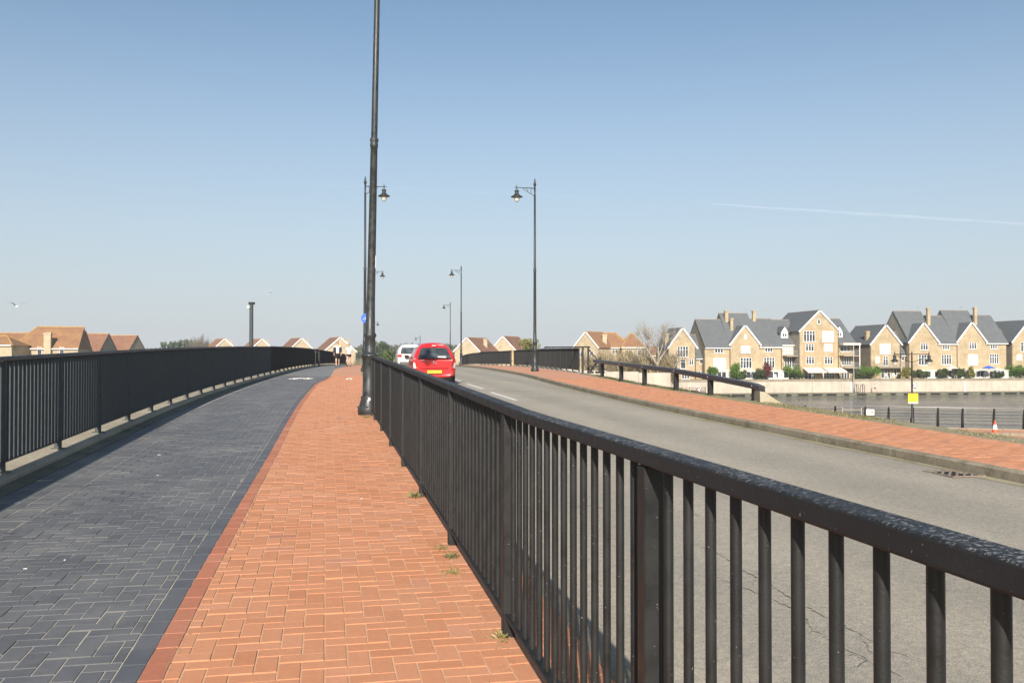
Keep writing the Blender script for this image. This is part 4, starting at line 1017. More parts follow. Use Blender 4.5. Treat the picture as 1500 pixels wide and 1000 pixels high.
def slaby(mb, p, q, x0, x1, th=.16):
    """sloping slab between (y,z) p and q, from x0 to x1"""
    d = Vector((q[0] - p[0], q[1] - p[1])).normalized(); n = Vector((-d.y, d.x)); n = n if n.y > 0 else -n
    P4 = [p, q, (q[0] + n.x * th, q[1] + n.y * th), (p[0] + n.x * th, p[1] + n.y * th)]
    vs = [(x0, y, z) for y, z in P4] + [(x1, y, z) for y, z in P4]
    mb.add(vs, [(0, 1, 2, 3), (7, 6, 5, 4), (0, 4, 5, 1), (1, 5, 6, 2), (2, 6, 7, 3), (3, 7, 4, 0)])
def house(label, loc, rz, W, D, He, Hr, kind='side', wall='stock', roof='slate', wins=(), chim=(), front=None, ridge='ridgeslate', side='sidebrick', name='terraced_house', hip=0, hipr=0, cat='house', yoff=0, group=None, trim=True, board=True):
    """local frame: x along the facade 0..W, y back 0..D, z up; front = (x0, x1, eaves, peak, depth out) for a gabled bay"""
    t = thing(name, label, cat, loc, rz, group); ov = .22
    a = MB()
    if kind == 'gable': a.prism([(0, -.3), (W, -.3), (W, He), (W / 2, Hr), (0, He)], yoff, D)
    else:
        a.box((W / 2, (D + yoff) / 2, He / 2 - .15), (W, D - yoff, He + .3))
    # side walls in a separate, mostly darker brick colour, set proud
    o = a.build('wall', M[wall], t)
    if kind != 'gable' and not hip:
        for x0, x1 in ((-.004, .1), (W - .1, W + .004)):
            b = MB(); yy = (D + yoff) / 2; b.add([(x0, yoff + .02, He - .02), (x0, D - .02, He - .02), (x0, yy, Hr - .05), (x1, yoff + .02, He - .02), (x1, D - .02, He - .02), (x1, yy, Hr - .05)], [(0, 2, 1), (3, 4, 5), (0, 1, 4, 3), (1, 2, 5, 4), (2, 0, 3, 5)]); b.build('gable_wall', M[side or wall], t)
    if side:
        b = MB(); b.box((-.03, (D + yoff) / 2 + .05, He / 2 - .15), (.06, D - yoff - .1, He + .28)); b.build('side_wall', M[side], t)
    r = MB()
    if kind == 'gable':
        sl = (Hr - He) / (W / 2); slab(r, (-ov, He - ov * sl), (W / 2, Hr), yoff - ov, D + .1); slab(r, (W / 2, Hr), (W + ov, He - ov * sl), yoff - ov, D + .1)
        ro = r.build('roof', M[roof], t); c = MB(); c.box((W / 2, (D + yoff) / 2, Hr + .17), (.22, D - yoff + .2, .12)); c.build('ridge_tiles', M[ridge], ro)
        if board:
            c = MB(); slab(c, (-ov - .02, He - ov * sl - .12), (W / 2, Hr - .1), yoff - ov - .05, yoff - ov - .003, .30); slab(c, (W / 2, Hr - .1), (W + ov + .02, He - ov * sl - .12), yoff - ov - .052, yoff - ov - .004, .30); c.build('bargeboard', M['upvc'], t)
    else:
        yy = (D + yoff) / 2; sl = (Hr - He) / (yy - yoff); e = He - .3 * sl
        if hip or hipr:
            h1, h2 = hip, hipr; A = (-.3 if h1 else -.1, yoff - .3, e); B = (W + (.3 if h2 else .1), yoff - .3, e); C_ = (W + (.3 if h2 else .1), D + .3, e); D_ = (-.3 if h1 else -.1, D + .3, e); R1 = (h1 if h1 else -.1, yy, Hr); R2 = (W - h2 if h2 else W + .1, yy, Hr)
            r.add([A, B, C_, D_, R1, R2], [(0, 1, 5, 4), (1, 2, 5), (2, 3, 4, 5), (3, 0, 4), (3, 2, 1, 0)])
            ro = r.build('roof', M[roof], t); c = MB(); c.bar((R1[0], yy, Hr + .06), (R2[0], yy, Hr + .06), .24, .14)
            for p_, q_ in ((A, R1), (D_, R1)) if h1 else (): c.bar(p_, q_, .2, .12)
            for p_, q_ in ((B, R2), (C_, R2)) if h2 else (): c.bar(p_, q_, .2, .12)
            c.build('ridge_tiles', M[ridge], ro)
        else:
            slaby(r, (yoff - .3, e), (yy, Hr), -.1, W + .1); slaby(r, (yy, Hr), (D + .3, e), -.1, W + .1)
            ro = r.build('roof', M[roof], t); c = MB(); c.box((W / 2, yy, Hr + .17), (W + .2, .24, .12)); c.build('ridge_tiles', M[ridge], ro)
        c = MB(); c.box((W / 2, yoff - .34, e + .02), (W + .16, .12, .2)); c.build('gutter', M['upvc'], t)
    if front:
        x0, x1, fe, fp, out = front; fw = x1 - x0; cx = (x0 + x1) / 2; back = (D + yoff) / 2
        b = MB(); b.prism([(x0, -.3), (x1, -.3), (x1, fe), (cx, fp), (x0, fe)], -out, .5); b.build('front_gable', M[wall], t)
        sl = (fp - fe) / (fw / 2); r = MB(); slab(r, (x0 - ov, fe - ov * sl), (cx, fp), -out - ov, back); slab(r, (cx, fp), (x1 + ov, fe - ov * sl), -out - ov, back); r.build('gable_roof', M[roof], t)
        c = MB(); slab(c, (x0 - ov - .02, fe - ov * sl - .12), (cx, fp - .1), -out - ov - .05, -out - ov - .003, .30); slab(c, (cx, fp - .1), (x1 + ov + .02, fe - ov * sl - .12), -out - ov - .052, -out - ov - .004, .30); c.build('bargeboard', M['upvc'], t)
    for wv in wins:
        x, z, w_, h_, n = wv[:5]; wh = wv[5] if len(wv) > 5 else 0
        yf = (-(front[4]) if front and front[0] < x < front[1] else yoff) - .03
        add_window(t, x, z, w_, h_, n, wh, yf)
        if trim and n > 1: l = MB(); l.box((x, yf + .012, z + h_ + .11), (w_ + .3, .06, .2)); l.build('lintel', M['orangebrick'], t)
    for x, y, h0, h1, wd in chim:
        c = MB(); c.box((x, y, (h0 + h1) / 2), (wd, wd * .9, h1 - h0)); c.box((x, y, h1 - .12), (wd + .18, wd * .9 + .18, .16)); c.box((x, y, h1 + .02), (wd + .06, wd * .9 + .06, .14)); ch = c.build('chimney', M[wall], ro)
        q = MB(); q.lathe([(.14, h1 + .08), (.11, h1 + .45), (.13, h1 + .5)], 8, (x - wd * .2, y, 0)); q.lathe([(.14, h1 + .08), (.11, h1 + .42), (.13, h1 + .46)], 8, (x + wd * .22, y, 0)); q.build('chimney_pot', M['pot'], ch) if False else c
    return t
# --- terrace across the water: a facade line measured from the photograph
HO = Vector(qp(0, 9.0)); HZ = -3.12
def tpx(x, sb=0.0):
    r = (x - 750) / F; o = HO + QN * sb; return (r * o.y - o.x) / (QD.x - r * QD.y)
def zpx(y, x, sb=0.0): t_ = tpx(x, sb); Y = HO.y + QN.y * sb + QD.y * t_; return EYE - (y - 520) / F * Y - HZ
def rowhouse(label, x0, x1, ye, yr, kind, D=9, sb=0.0, wins=(), front=None, chim=(), out=.5, cons=None, **kw):
    t0, t1 = tpx(x0, sb), tpx(x1, sb); p = HO + QD * t0 + QN * sb; He = zpx(ye, (x0 + x1) / 2, sb)
    Hr = zpx(yr, (x0 + x1) / 2, sb) if kind == 'gable' else zpx(yr, (x0 + x1) / 2 , sb + D / 2)
    so = out if front else 0
    W_ = []
    for w_ in wins:
        xc, yc, ww, hh, n = w_[:5]; u = tpx(xc, sb) - t0; sc = (HO.y + QN.y * sb + QD.y * (u + t0)) / F
        W_.append((u, zpx(yc + hh / 2, xc, sb), ww * sc, hh * sc, n) + tuple(w_[5:]))
    fr = None
    if front: fr = (tpx(front[0], sb - out) - t0 , tpx(front[1], sb - out) - t0, zpx(front[2], front[0], sb - out), zpx(front[3], (front[0] + front[1]) / 2, sb - out), out)
    ch = [(tpx(c[0], sb + c[1]) - t0, c[1], zpx(c[2], c[0], sb + c[1]), zpx(c[3], c[0], sb + c[1]), c[4]) for c in chim]
    t = house(label, (p.x, p.y, HZ), TH, t1 - t0, D, He, Hr, kind, wins=W_, front=fr, chim=ch, **kw)
    dp = MB(); dp.tube([(t1 - t0 - .12, -.08, 0), (t1 - t0 - .12, -.08, He - .2)], .055, 6); dp.build('downpipe', M['black'], t)
    if cons: conservatory(t, tpx(cons[0], sb) - t0, tpx(cons[1], sb) - t0, zpx(cons[2], cons[0], sb), 2.2, cons[3], (cons[4] if len(cons) > 4 else 0))
    return t
def conservatory(t, x0, x1, h, out, n, shade=0):
    a = MB(); w_ = x1 - x0; cx = (x0 + x1) / 2; y = -out
    a.box((cx, y, .1), (w_, .12, .2)); a.box((cx, y, h - .40), (w_, .12, .12)); a.box((cx, -out / 2, h - .22), (w_ + .3, out + .3, .07), rx=.10)
    for i in range(n + 1): a.box((x0 + w_ * i / n, y, h / 2 - .2), (.12, .13, h - .5))
    for x in (x0, x1): a.box((x, -out / 2, .2), (.1, out, .4)); a.box((x, -out / 2, h - .5), (.1, out, .2))
    o = a.build('conservatory', M['upvc'], t)
    for i in range(n):
        b = MB(); b.box((x0 + w_ * (i + .5) / n, y + .03, h / 2 - .13), (w_ / n - .12, .04, h - .66)); b.build('pane', M['glass'] if (i + shade) % 3 else M['blind'], o)
def balcony(t, x0, x1, z, out):
    a = MB(); a.box(((x0 + x1) / 2, -out / 2, z), (x1 - x0, out, .16)); o = a.build('balcony', M['concrete'], t)
    b = MB(); b.box(((x0 + x1) / 2, -out + .04, z + 1.05), (x1 - x0, .06, .06))
    n = int((x1 - x0) / .16)
    for i in range(n + 1): b.box((x0 + (x1 - x0) * i / n, -out + .04, z + .55), (.03, .03, .98))
    for x in (x0 + .03, x1 - .03): b.box((x, -out / 2, z + 1.05), (.05, out - .1, .05))
    b.build('balustrade', M['galv'], o)
def dormer(t, xc, yb, w_, zb, ze, zp, back):
    a = MB(); a.prism([(xc - w_ / 2, zb), (xc + w_ / 2, zb), (xc + w_ / 2, ze), (xc, zp), (xc - w_ / 2, ze)], yb, yb + back); d = a.build('dormer', M['upvc'], t)
    r = MB(); s = (zp - ze) / (w_ / 2); slab(r, (xc - w_ / 2 - .2, ze - .2 * s), (xc, zp), yb - .12, yb + back, .1); slab(r, (xc, zp), (xc + w_ / 2 + .2, ze - .2 * s), yb - .12, yb + back, .1); r.build('dormer_roof', M['slate'], d)
    q = MB()
    for s in (-1, 1): q.box((xc + s * w_ * .17, yb - .02, (zb + ze) / 2), (w_ * .22, .04, (ze - zb) * .42))
    q.build('dormer_pane', M['glass'], d)
G = None
hA = rowhouse('gabled brick house at the left end of the waterside row beside the bare tree', 980, 1019, 508, 481, 'gable', 7.5, wins=[(1000, 515, 17, 16, 4), (989, 531.5, 8, 11, 2), (1000.5, 533, 8, 14, 1), (1012.5, 530, 7, 10, 2), (990, 549, 8, 9, 2), (1004, 549, 12, 12, 3)], chim=[(976, 2.6, 550, 488.5, .7)])
rowhouse('low slate-roofed link between the left gabled house and the tall terrace', 1019.3, 1032.5, 523, 491, 'side', 7, 1.5, wins=[(1026.5, 529, 4.5, 7, 1), (1026, 547, 8, 8, 2)], side=None)
rowhouse('tall flat-fronted slate-roofed house at the left end of the terrace', 1032.8, 1069.8, 507.5, 469, 'side', 10, wins=[(1053, 512.5, 13, 9, 3), (1054, 532, 19, 16, 4, 1)], chim=[(1064, 4.4, 476, 455.5, .62)], cons=(1037, 1070, 541, 5, 0))
rowhouse('gabled middle house with the highest slate roof of the left terrace', 1070, 1111.8, 506, 460, 'side', 11, .3, front=(1070, 1112, 504, 477), wins=[(1090.5, 511.5, 14, 11, 3, 1), (1091, 531.5, 18, 16, 4), (1090.3, 493, 4, 6, 1, 1)], chim=[(1071.5, 2.6, 490, 466.5, .55), (1104.5, 4.4, 477, 455.5, .62)], cons=(1073, 1112, 541, 6, 2))
rowhouse('flat-fronted slate-roofed house right of the gabled middle house', 1112, 1145, 506.5, 468, 'side', 10, wins=[(1126, 511, 12, 9, 3), (1126.5, 531, 17, 16, 4)], cons=(1118, 1147, 541, 4, 1))
hB4 = rowhouse('recessed house with balconies and a dormer between terrace and tall gable', 1145.2, 1173.5, 504, 469.5, 'side', 11, 2.0, wins=[(1154, 512, 16, 14, 4, 1), (1156, 530.5, 15, 15, 4), (1157, 548, 14, 12, 3)])
def lx(t, x, sb): return tpx(x, sb) - tpx_of[t.name]
b0 = tpx(1145.2, 2.0)
balcony(hB4, .1, tpx(1171, 2) - b0 - .1, zpx(521.5, 1158, 2), 1.9); balcony(hB4, .1, tpx(1171, 2) - b0 - .1, zpx(540.5, 1158, 2), 1.9)
dormer(hB4, tpx(1152.5, 2) - b0, .9, 1.45, zpx(495, 1152, 3), zpx(486, 1152, 3), zpx(478, 1152, 3), 2.5)
hB5 = rowhouse('tall four-storey gabled apartment house with cream awnings', 1172, 1228.5, 484.5, 455.5, 'gable', 13, -.6, wins=[(1185.5, 492.5, 18, 16, 4), (1213, 492.5, 18, 16, 4, 1), (1186, 509, 13, 11, 3), (1213, 509, 13, 11, 3, 1), (1186.5, 527.5, 13, 11, 3), (1213.5, 527.5, 13, 11, 3), (1186, 550.5, 18, 10, 3), (1214, 550.5, 18, 10, 4), (1199.5, 470.5, 4.5, 8, 1)], side='flint')
b0 = tpx(1172, -.6)
for xa, xb in ((1175.5, 1202), (1205.5, 1232.5)):
    a = MB(); u0, u1 = tpx(xa, -.6) - b0, tpx(xb, -.6) - b0; z1 = zpx(538.5, xa, -.6); a.add([(u0, -.02, z1), (u1, -.02, z1), (u1 + .1, -2.3, z1 - .75), (u0 - .1, -2.3, z1 - .75), (u1 + .1, -2.3, z1 - .95), (u0 - .1, -2.3, z1 - .95), (u0, -.02, z1 - .06), (u1, -.02, z1 - .06)], [(0, 1, 2, 3), (3, 2, 4, 5), (6, 7, 4, 5), (0, 3, 5, 6), (1, 7, 4, 2)])
    a.build('awning', M['cream'], hB5)
hB6 = rowhouse('slate-roofed house with stacked balconies right of the tall gable', 1228.7, 1252.5, 502, 468, 'side', 12, 1.0, wins=[(1238, 510, 15, 10, 3), (1239.5, 529, 15, 12, 4), (1238, 548, 13, 14, 3)])
b0 = tpx(1228.7, 1.0); e_ = tpx(1252.5, 1.0) - b0
balcony(hB6, .05, e_, zpx(521, 1240, 1), 1.9); balcony(hB6, .05, e_, zpx(538.5, 1240, 1), 1.9)
a = MB(); a.box((e_ / 2, -.95, zpx(502.5, 1240, 1) - .2), (e_ + .2, 2.1, .4)); a.build('canopy', M['cream'], hB6)
dormer(hB6, tpx(1233.5, 1) - b0, 1.0, 1.4, zpx(494, 1233, 2), zpx(485.5, 1233, 2), zpx(477.5, 1233, 2), 2.6)
a = MB(); a.box((e_ - .1, -1.85, zpx(521, 1240, 1) / 2 + 1.2), (.14, .14, zpx(502, 1240, 1))); a.build('balcony_post', M['upvc'], hB6)
hC1 = rowhouse('gabled brick house with an upper terrace, behind the left promenade lantern', 1276, 1319, 503.5, 476.5, 'gable', 11, -.4, wins=[(1296.5, 510.5, 17, 15, 4, 1), (1285, 526.5, 6, 10, 2, 1), (1297, 528.5, 8, 14, 2), (1297, 548, 15, 12, 3), (1311, 545.5, 5, 9, 1)], chim=[(1270.5, 2.6, 552, 485.5, .75)])
b0 = tpx(1276, -.4); balcony(hC1, tpx(1279, -.4) - b0, tpx(1322, -.4) - b0, zpx(538, 1297, -.4), 1.8)
rowhouse('low slate-roofed link right of the terrace-balconied gabled house', 1319.3, 1331.5, 518.5, 487, 'side', 7, 1.4, wins=[(1322.5, 524.5, 4.5, 7, 1)], side=None)
rowhouse('gabled house with tall slate roof directly behind the yellow-signed lamp', 1332, 1372.5, 502, 457, 'side', 11, .3, front=(1332, 1373.5, 500.5, 473.5), wins=[(1351.5, 507.5, 12, 10, 3), (1351, 527, 18, 16, 4)], chim=[(1360, 3.0, 482, 451.5, .62)], cons=(1343, 1374, 540.5, 6, 1), side='flint')
rowhouse('flat-fronted house between the two gabled houses of the right terrace', 1373, 1402.3, 502, 463.5, 'side', 10, wins=[(1385.5, 507.5, 11, 9, 3), (1386, 526.5, 16, 15, 4)], cons=(1378, 1410, 540, 5, 2))
rowhouse('second gabled house with tall slate roof in the right terrace', 1402.6, 1443, 502, 456, 'side', 11, .3, front=(1402.6, 1443.5, 500, 472.5), wins=[(1422.5, 506.5, 12, 10, 3), (1422.5, 526.5, 16, 16, 4, 1)], chim=[(1428.5, 3.0, 481, 450.5, .62)], cons=(1412, 1444, 540, 5, 0), side='flint')
rowhouse('flat-fronted house at the right end of the right terrace', 1443.3, 1475, 501, 463, 'side', 10, wins=[(1455.5, 506.5, 11, 9, 3), (1456, 525.5, 15, 15, 4)], cons=(1449, 1482, 539.5, 6, 1))
rowhouse('low slate-roofed link at the far right of the waterside row', 1475.3, 1483, 517.5, 484, 'side', 7, 1.4, wins=[(1476.5, 522, 4, 7, 1)], side=None)
rowhouse('gabled brick house cut by the right edge of the picture', 1483.3, 1530, 500, 470, 'gable', 11, -.4, wins=[(1499, 508, 9, 14, 2), (1493, 523, 9, 9, 2, 1), (1515, 510, 14, 14, 3)])
rowhouse('slate-roofed house behind the low link at the far right', 1462, 1500, 500, 474, 'side', 9, 9.0)

# orange brick pilaster strips and television aerials
for hh, xs_ in ((hB5, (1177.5, 1194.5, 1205, 1221.5)),):
    b0 = tpx(1172, -.6)
    for x in xs_: a = MB(); a.box((tpx(x, -.6) - b0, -.015, zpx(518, x, -.6)), (.26, .05, 4.6)); a.build('pilaster', M['orangebrick'], hh)
for x, y, sb, nm in ((1092, 460, 5.8, 0), (1345, 457, 5.8, 1), (1408, 456, 5.8, 2), (1205, 468, 6, 3)):
    t_ = tpx(x, sb); q = HO + QD * t_ + QN * sb; t = thing('television_aerial', ('aerial on the ridge of the gabled middle house of the left terrace', 'aerial on the tall slate ridge behind the yellow-signed lamp', 'aerial on the tall slate ridge of the second gabled house', 'aerial behind the roof of the tall gabled apartment house')[nm], 'aerial', (q.x, q.y, HZ + zpx(y, x, sb) - .1))
    a = MB(); a.tube([(0, 0, -.4), (0, 0, 1.2)], .022, 5); a.tube([(-.45, 0, 1.1), (.45, 0, 1.1)], .015, 4)
    for k in range(5): a.tube([(-.4 + k * .2, -.2, 1.1), (-.4 + k * .2, .2, 1.1)], .01, 4)
    a.build('mast', M['lead'], t)
# --- houses beyond the bridge, placed by where they stand
def far_house(label, xc, Y, W, D, He, Hr, deg, **kw):
    r = math.radians(deg); x = (xc - 750) / F * Y; return house(label, (x, Y, -3.16), r, W, D, He, Hr, wall=kw.pop('wall', 'buff'), roof=kw.pop('roof', 'tile'), ridge=kw.pop('ridge', 'ridge'), side=kw.pop('side', None), name=kw.pop('name', 'brick_house'), **kw)
def wz(y, Y): return EYE - (y - 520) / F * Y + 3.16
# left group (ridges face the camera, gables to the right)
h1 = far_house('long brick house with an orange-brown tiled roof and a chimney on its front, far left', 15, 163, 11.2, 8.5, wz(509, 165), wz(479, 169), 13, kind='side', hip=3.3,
    wins=[(1.6, wz(520.5, 165), .8, 1.5, 1), (4.8, wz(520.5, 165), .8, 1.5, 1), (8.5, wz(520.5, 165), .8, 1.5, 1)], chim=[(6.2, -.15, 0, wz(488, 165), 1.15)], trim=False)
far_house('lower brown-roofed house cut by the left edge of the picture', -42, 170, 10.5, 8, wz(505, 170), wz(488.5, 174), 0, kind='side', trim=False)
far_house('hip-roofed brick annex in front of the lower brown roof at the left edge', -16, 158, 3.9, 6, wz(504.5, 158), wz(492, 161), 0, kind='side', hipr=2.4, hip=.4, wins=[(1.0, wz(518, 158), .8, 1.2, 1)], trim=False)
for i, (xr, Y, yp, ye, lab) in enumerate([(125, 178, 485.5, 513, 'red-brown tiled house second from the long orange-roofed house on the left'), (159, 192, 489.5, 514, 'third house of the left group, its grey gable turned to the road'), (201, 205, 492, 515, 'last house of the left group, with a small chimney behind its neighbour')]):
    Wd = 9.5; dg = (7, -3, -8)[i]; r_ = math.radians(dg); pk = Vector(((xr - 750) / F * (Y + 3.75), Y + 3.75)); o_ = pk - Vector((math.cos(r_), math.sin(r_))) * Wd - Vector((-math.sin(r_), math.cos(r_))) * 3.75
    far_house(lab, o_.x / o_.y * F + 750, o_.y, Wd, 7.5, wz(ye, Y), wz(yp, Y + 4), dg, kind='side', roof='tilered', wall='flint', side='flint', trim=False, chim=[(Wd * .35, 6.2, 3, wz(492 if i == 2 else 500, Y), .8)] if i == 2 else [])
# small gabled houses beyond the left railing
def gabled(label, xp, yp, Y, deg, yeav, W=7.2, L=11, wins=True, chimx=None, roof='tile', mirror=False):
    """front gable centred on photo column xp with its ridge running back"""
    r = math.radians(deg); x = (xp - 750) / F * Y; p = Vector((x, Y)) - Vector((math.cos(r), math.sin(r))) * (W / 2)
    He, Hr = wz(yeav, Y), wz(yp, Y)
    w_ = [(W * .3, wz(yeav + 6, Y) - 1.2, 1.5, 1.25, 3), (W * .7, wz(yeav + 6, Y) - 1.2, 1.5, 1.25, 3)] if wins else []
    return house(label, (p.x, p.y, -3.16), r, W, L, He, Hr, 'gable', 'buff', roof, w_, [(chimx, 6, 3.0, Hr - .2, .9)] if chimx is not None else (), ridge='ridge', side=None, name='brick_house', trim=False)
gabled('orange-roofed gabled house left of the bare post beyond the left railing', 329, 496.5, 255, 30, 514, chimx=6.4)
gabled('orange-roofed gabled house directly behind the tall bare post', 383.5, 496.8, 258, 30, 514, chimx=6.6)
gabled('brown-roofed gabled house right of the bend in the left railing', 441.5, 495.5, 250, 28, 514, roof='tilered', chimx=6.5)
gabled('brown-roofed gabled house behind the two walkers', 498, 494.5, 225, 24, 514.5, W=7.8, roof='tilered', chimx=7.0)
gabled('gabled brick house with white windows just right of the red car', 684, 495, 230, -24, 514, W=7.0, roof='tilered', chimx=5.9)
gabled('gabled house with a yellow-green tree against its roof, right of the second lamp', 737, 493, 240, -22, 513, W=7.0, roof='tilered')
# orange roofed long house left of the bare tree
t = gabled('long orange-roofed brick house beyond the end of the right-hand railing', 858.5, 486.5, 198, -38, 508.5, W=6.2, L=6.5, roof='tile')
def backright(label, xa, xb, Y, ye, yr, hipr=0, chim=(), wins=(), deg=0, hip=0): 
    W = (xb - xa) / F * Y; return far_house(label, xa, Y, W, 7, wz(ye, Y), wz(yr, Y + 3.5), deg, kind='side', hipr=hipr, hip=hip, chim=chim, wins=wins, trim=False)
backright('orange-tiled long brick wing with a chimney on its front wall, left of the bare tree', 866, 926, 200, 508, 487.5, 3.2, [(2.9, -.15, 0, wz(490, 200), .95)], [(1.2, wz(518, 200), 1.2, 1.2, 2), (5.2, wz(518, 200), 1.2, 1.2, 2), (7.3, wz(518, 200), 1.2, 1.2, 2), (7.3, wz(534, 200), 1.2, 1.2, 2), (1.2, wz(534, 200), 1.2, 1.2, 2), (4.6, wz(534, 200), 1.2, 1.2, 2)])
backright('orange-tiled hipped end of the brick house, nearest the bare tree', 911, 945, 198, 507.5, 487.5, 2.4, (), [(1.4, wz(521, 198), 1.0, 1.9, 2), (1.4, wz(538, 198), 1.2, 1.4, 2), (3.7, wz(521, 198), .8, 1.9, 2)], hip=2.4)
far_house('low brown building behind the bare tree', 946, 230, 7.5, 6, wz(520, 230), wz(508, 233), 0, kind='side', wall='stock', roof='tilered', trim=False)
t = thing('water_tower', 'small white flat-roofed turret left of the walkers, over the brown roof', 'turret', ((480 - 750) / F * 300, 300, -3.16)); a = MB(); a.box((0, 0, 5.2), (2.4, 2.4, 5.9), bev=.05); a.build('tower', M['upvc'], t); a = MB(); a.lathe([(1.5, 8.0), (1.2, 8.4), (.2, 9.4)], 8); a.build('cap', M['lead'], t)

# ------------------------------------------------------------------ trees and plants
def leaf_quads(C, R, n, size, seed, elong=1.0, shell=.35, flat=0):
    """n leaf faces in an ellipsoid, arrays"""
    g = np.random.default_rng(seed); d = g.normal(size=(n, 3)); d /= np.linalg.norm(d, axis=1)[:, None]
    rr = (g.random(n) ** shell)[:, None]; p = np.asarray(C) + d * rr * np.asarray(R)
    nr = d + g.normal(size=(n, 3)) * .8; nr /= np.linalg.norm(nr, axis=1)[:, None]
    a = np.cross(nr, g.normal(size=(n, 3))); a /= np.linalg.norm(a, axis=1)[:, None]; b = np.cross(nr, a)
    if elong > 1: a = a * .3 + np.array([0, 0, 1.0]) * (1 if elong > 2 else .6); a /= np.linalg.norm(a, axis=1)[:, None]
    s = size * (.6 + .8 * g.random(n))[:, None]; a = a * s * elong; b = b * s * .6
    V = np.stack([p - a, p + b, p + a, p - b], 1); return V.reshape(-1, 3), np.clip(g.normal(.5, .2, n), 0, 1)
def crown_obj(name, clumps, mat, parent=None, elong=1.0, size=.12, per=60, seed=1, shell=.4):
    Vs, Ts = [], []; g = np.random.default_rng(seed)
    for i, (c, r) in enumerate(clumps):
        V, T = leaf_quads(c, r, per, size, seed * 977 + i, elong, shell); Vs.append(V); Ts.append(np.clip(T + g.normal(0, .18), 0, 1))
    V = np.concatenate(Vs); n = len(V) // 4; return bulk(name, V, np.arange(n * 4).reshape(-1, 4), M[mat], tone=np.concatenate(Ts), parent=parent)
def branchy(mb, p, d, L, r, depth, g, spread=.55, up=.25, twig=.01, kids=3, n=5):
    p = Vector(p); d = Vector(d).normalized(); m_ = p + d * L * .5 + Vector(g.normal(0, L * .04, 3)); q = p + d * L + Vector(g.normal(0, L * .06, 3))
    mb.tube([p, m_, q], [r, r * .82, r * .62], max(3, n), cap=False)
    if depth == 0: return [q]
    out = []
    for k in range(kids + (1 if g.random() < .4 else 0)):
        nd = (d + Vector(g.normal(0, spread, 3)) + Vector((0, 0, up))).normalized(); st = p.lerp(q, .55 + .45 * g.random()) if k else q
        out += branchy(mb, st, nd, L * (.62 + .22 * g.random()), max(twig, r * .52), depth - 1, g, spread, up, twig, kids, n - 1)
    return out
def bare_tree(label, x, y, z, h, seed, spread=.5, depth=5, name='bare_tree', mat='twig', up=.22, kids=3):
    t = thing(name, label, 'tree', (x, y, z)); g = np.random.default_rng(seed); a = MB(); a.tube([(0, 0, -.3), (.05, .02, h * .12), (.02, .05, h * .26)], [h * .024, h * .019, h * .016], 9); a.build('trunk', M['bark'], t)
    b = MB()
    for k in range(4):
        q = k * 1.57 + g.random(); branchy(b, (.02, .05, h * (.2 + .05 * k * .5)), (math.cos(q) * .5, math.sin(q) * .5, .9), h * .24, h * .012, depth, g, spread, up, h * .0010, kids)
    branchy(b, (.02, .05, h * .26), (.05, 0, 1), h * .25, h * .014, depth, g, spread * .8, up + .1, h * .0010, kids)
    o = b.build('branches', M[mat], t); return t
def bush(label, x, y, z, w_, h_, mat, seed, name='garden_shrub', cat='shrub', d_=None, size=.10, per=90, n=14, group=None):
    t = thing(name, label, cat, (x, y, z), 0, group); g = np.random.default_rng(seed); d_ = d_ or w_
    cl = [((g.uniform(-.32, .32) * w_, g.uniform(-.32, .32) * d_, h_ * g.uniform(.25, .72)), (w_ * .22, d_ * .22, h_ * .26)) for _ in range(n)]
    crown_obj('crown', cl, mat, t, 1, size, per, seed)
    a = MB()
    for k in range(4): a.tube([(g.uniform(-.1, .1) * w_, 0, -.1), (g.uniform(-.3, .3) * w_, g.uniform(-.3, .3) * d_, h_ * .55)], [.04, .015], 4)
    a.build('stems', M['bark'], t); return t
def at_row(x, v): t_ = tpx(x, v); q = HO + QD * t_ + QN * v; return q.x, q.y
seed = 100
for x, v, w_, h_, mat, lab in [
    (1043, -3.6, 2.2, 2.0, 'leaf', 'green shrub in front of the leftmost conservatory'), (1077, -3.6, 2.0, 2.6, 'leaf', 'tall green shrub left of the second conservatory'), (1088, -4, 1.6, 1.5, 'leafdark', 'dark low shrub before the second conservatory'),
    (1113, -3.6, 2.0, 1.9, 'leafdark', 'olive shrub beside the dark red shrub'), (1124, -3.8, 2.3, 2.9, 'leafred', 'dark red rounded shrub before the third conservatory'), (1159, -2.0, 3.4, 2.4, 'leaf', 'bright green hedge left of the tall gabled apartment house'), (1168, -3.6, 2.6, 1.4, 'leafdark', 'dark low shrub at the foot of the bright green hedge'),
    (1256, -2.5, 2.4, 1.2, 'leafdark', 'low dark shrub between the balconied house and the sloping hedge'), (1274, -2.5, 4.6, 2.3, 'leaf', 'broad sloping green hedge left of the terrace-balconied house'), (1328, -3.5, 2.0, 1.9, 'leafyellow', 'yellow-green shrub right of the terrace-balconied house'), (1340, -3.5, 2.6, 1.6, 'leafdark', 'shrub just right of the yellow-signed lamp'),
    (1352, -3.8, 2.2, 1.2, 'leafdark', 'low dark planting below the gable behind the yellow-signed lamp'), (1382, -3.6, 2.2, 1.6, 'leafdark', 'olive shrub left of the white sunshade in the right terrace'), (1404, -3.6, 2.0, 1.9, 'leafdark', 'shrub between the two right-terrace conservatories'), (1420, -3.4, 1.8, 2.0, 'leafyellow', 'yellowish shrub before the second gabled house'),
    (1462, -3.6, 2.4, 1.1, 'leafdark', 'low shrubs before the right end house'), (1487, -2.5, 3.0, 2.2, 'leaf', 'green shrub by the far right link'), (1498, -3.2, 3.0, 2.0, 'leafdark', 'dark shrub at the right picture edge on the quay wall')]:
    seed += 1; X, Y = at_row(x, v); bush(lab, X, Y, HZ, w_ * 1.1, h_ * 1.3, mat, seed, size=.11, per=190)
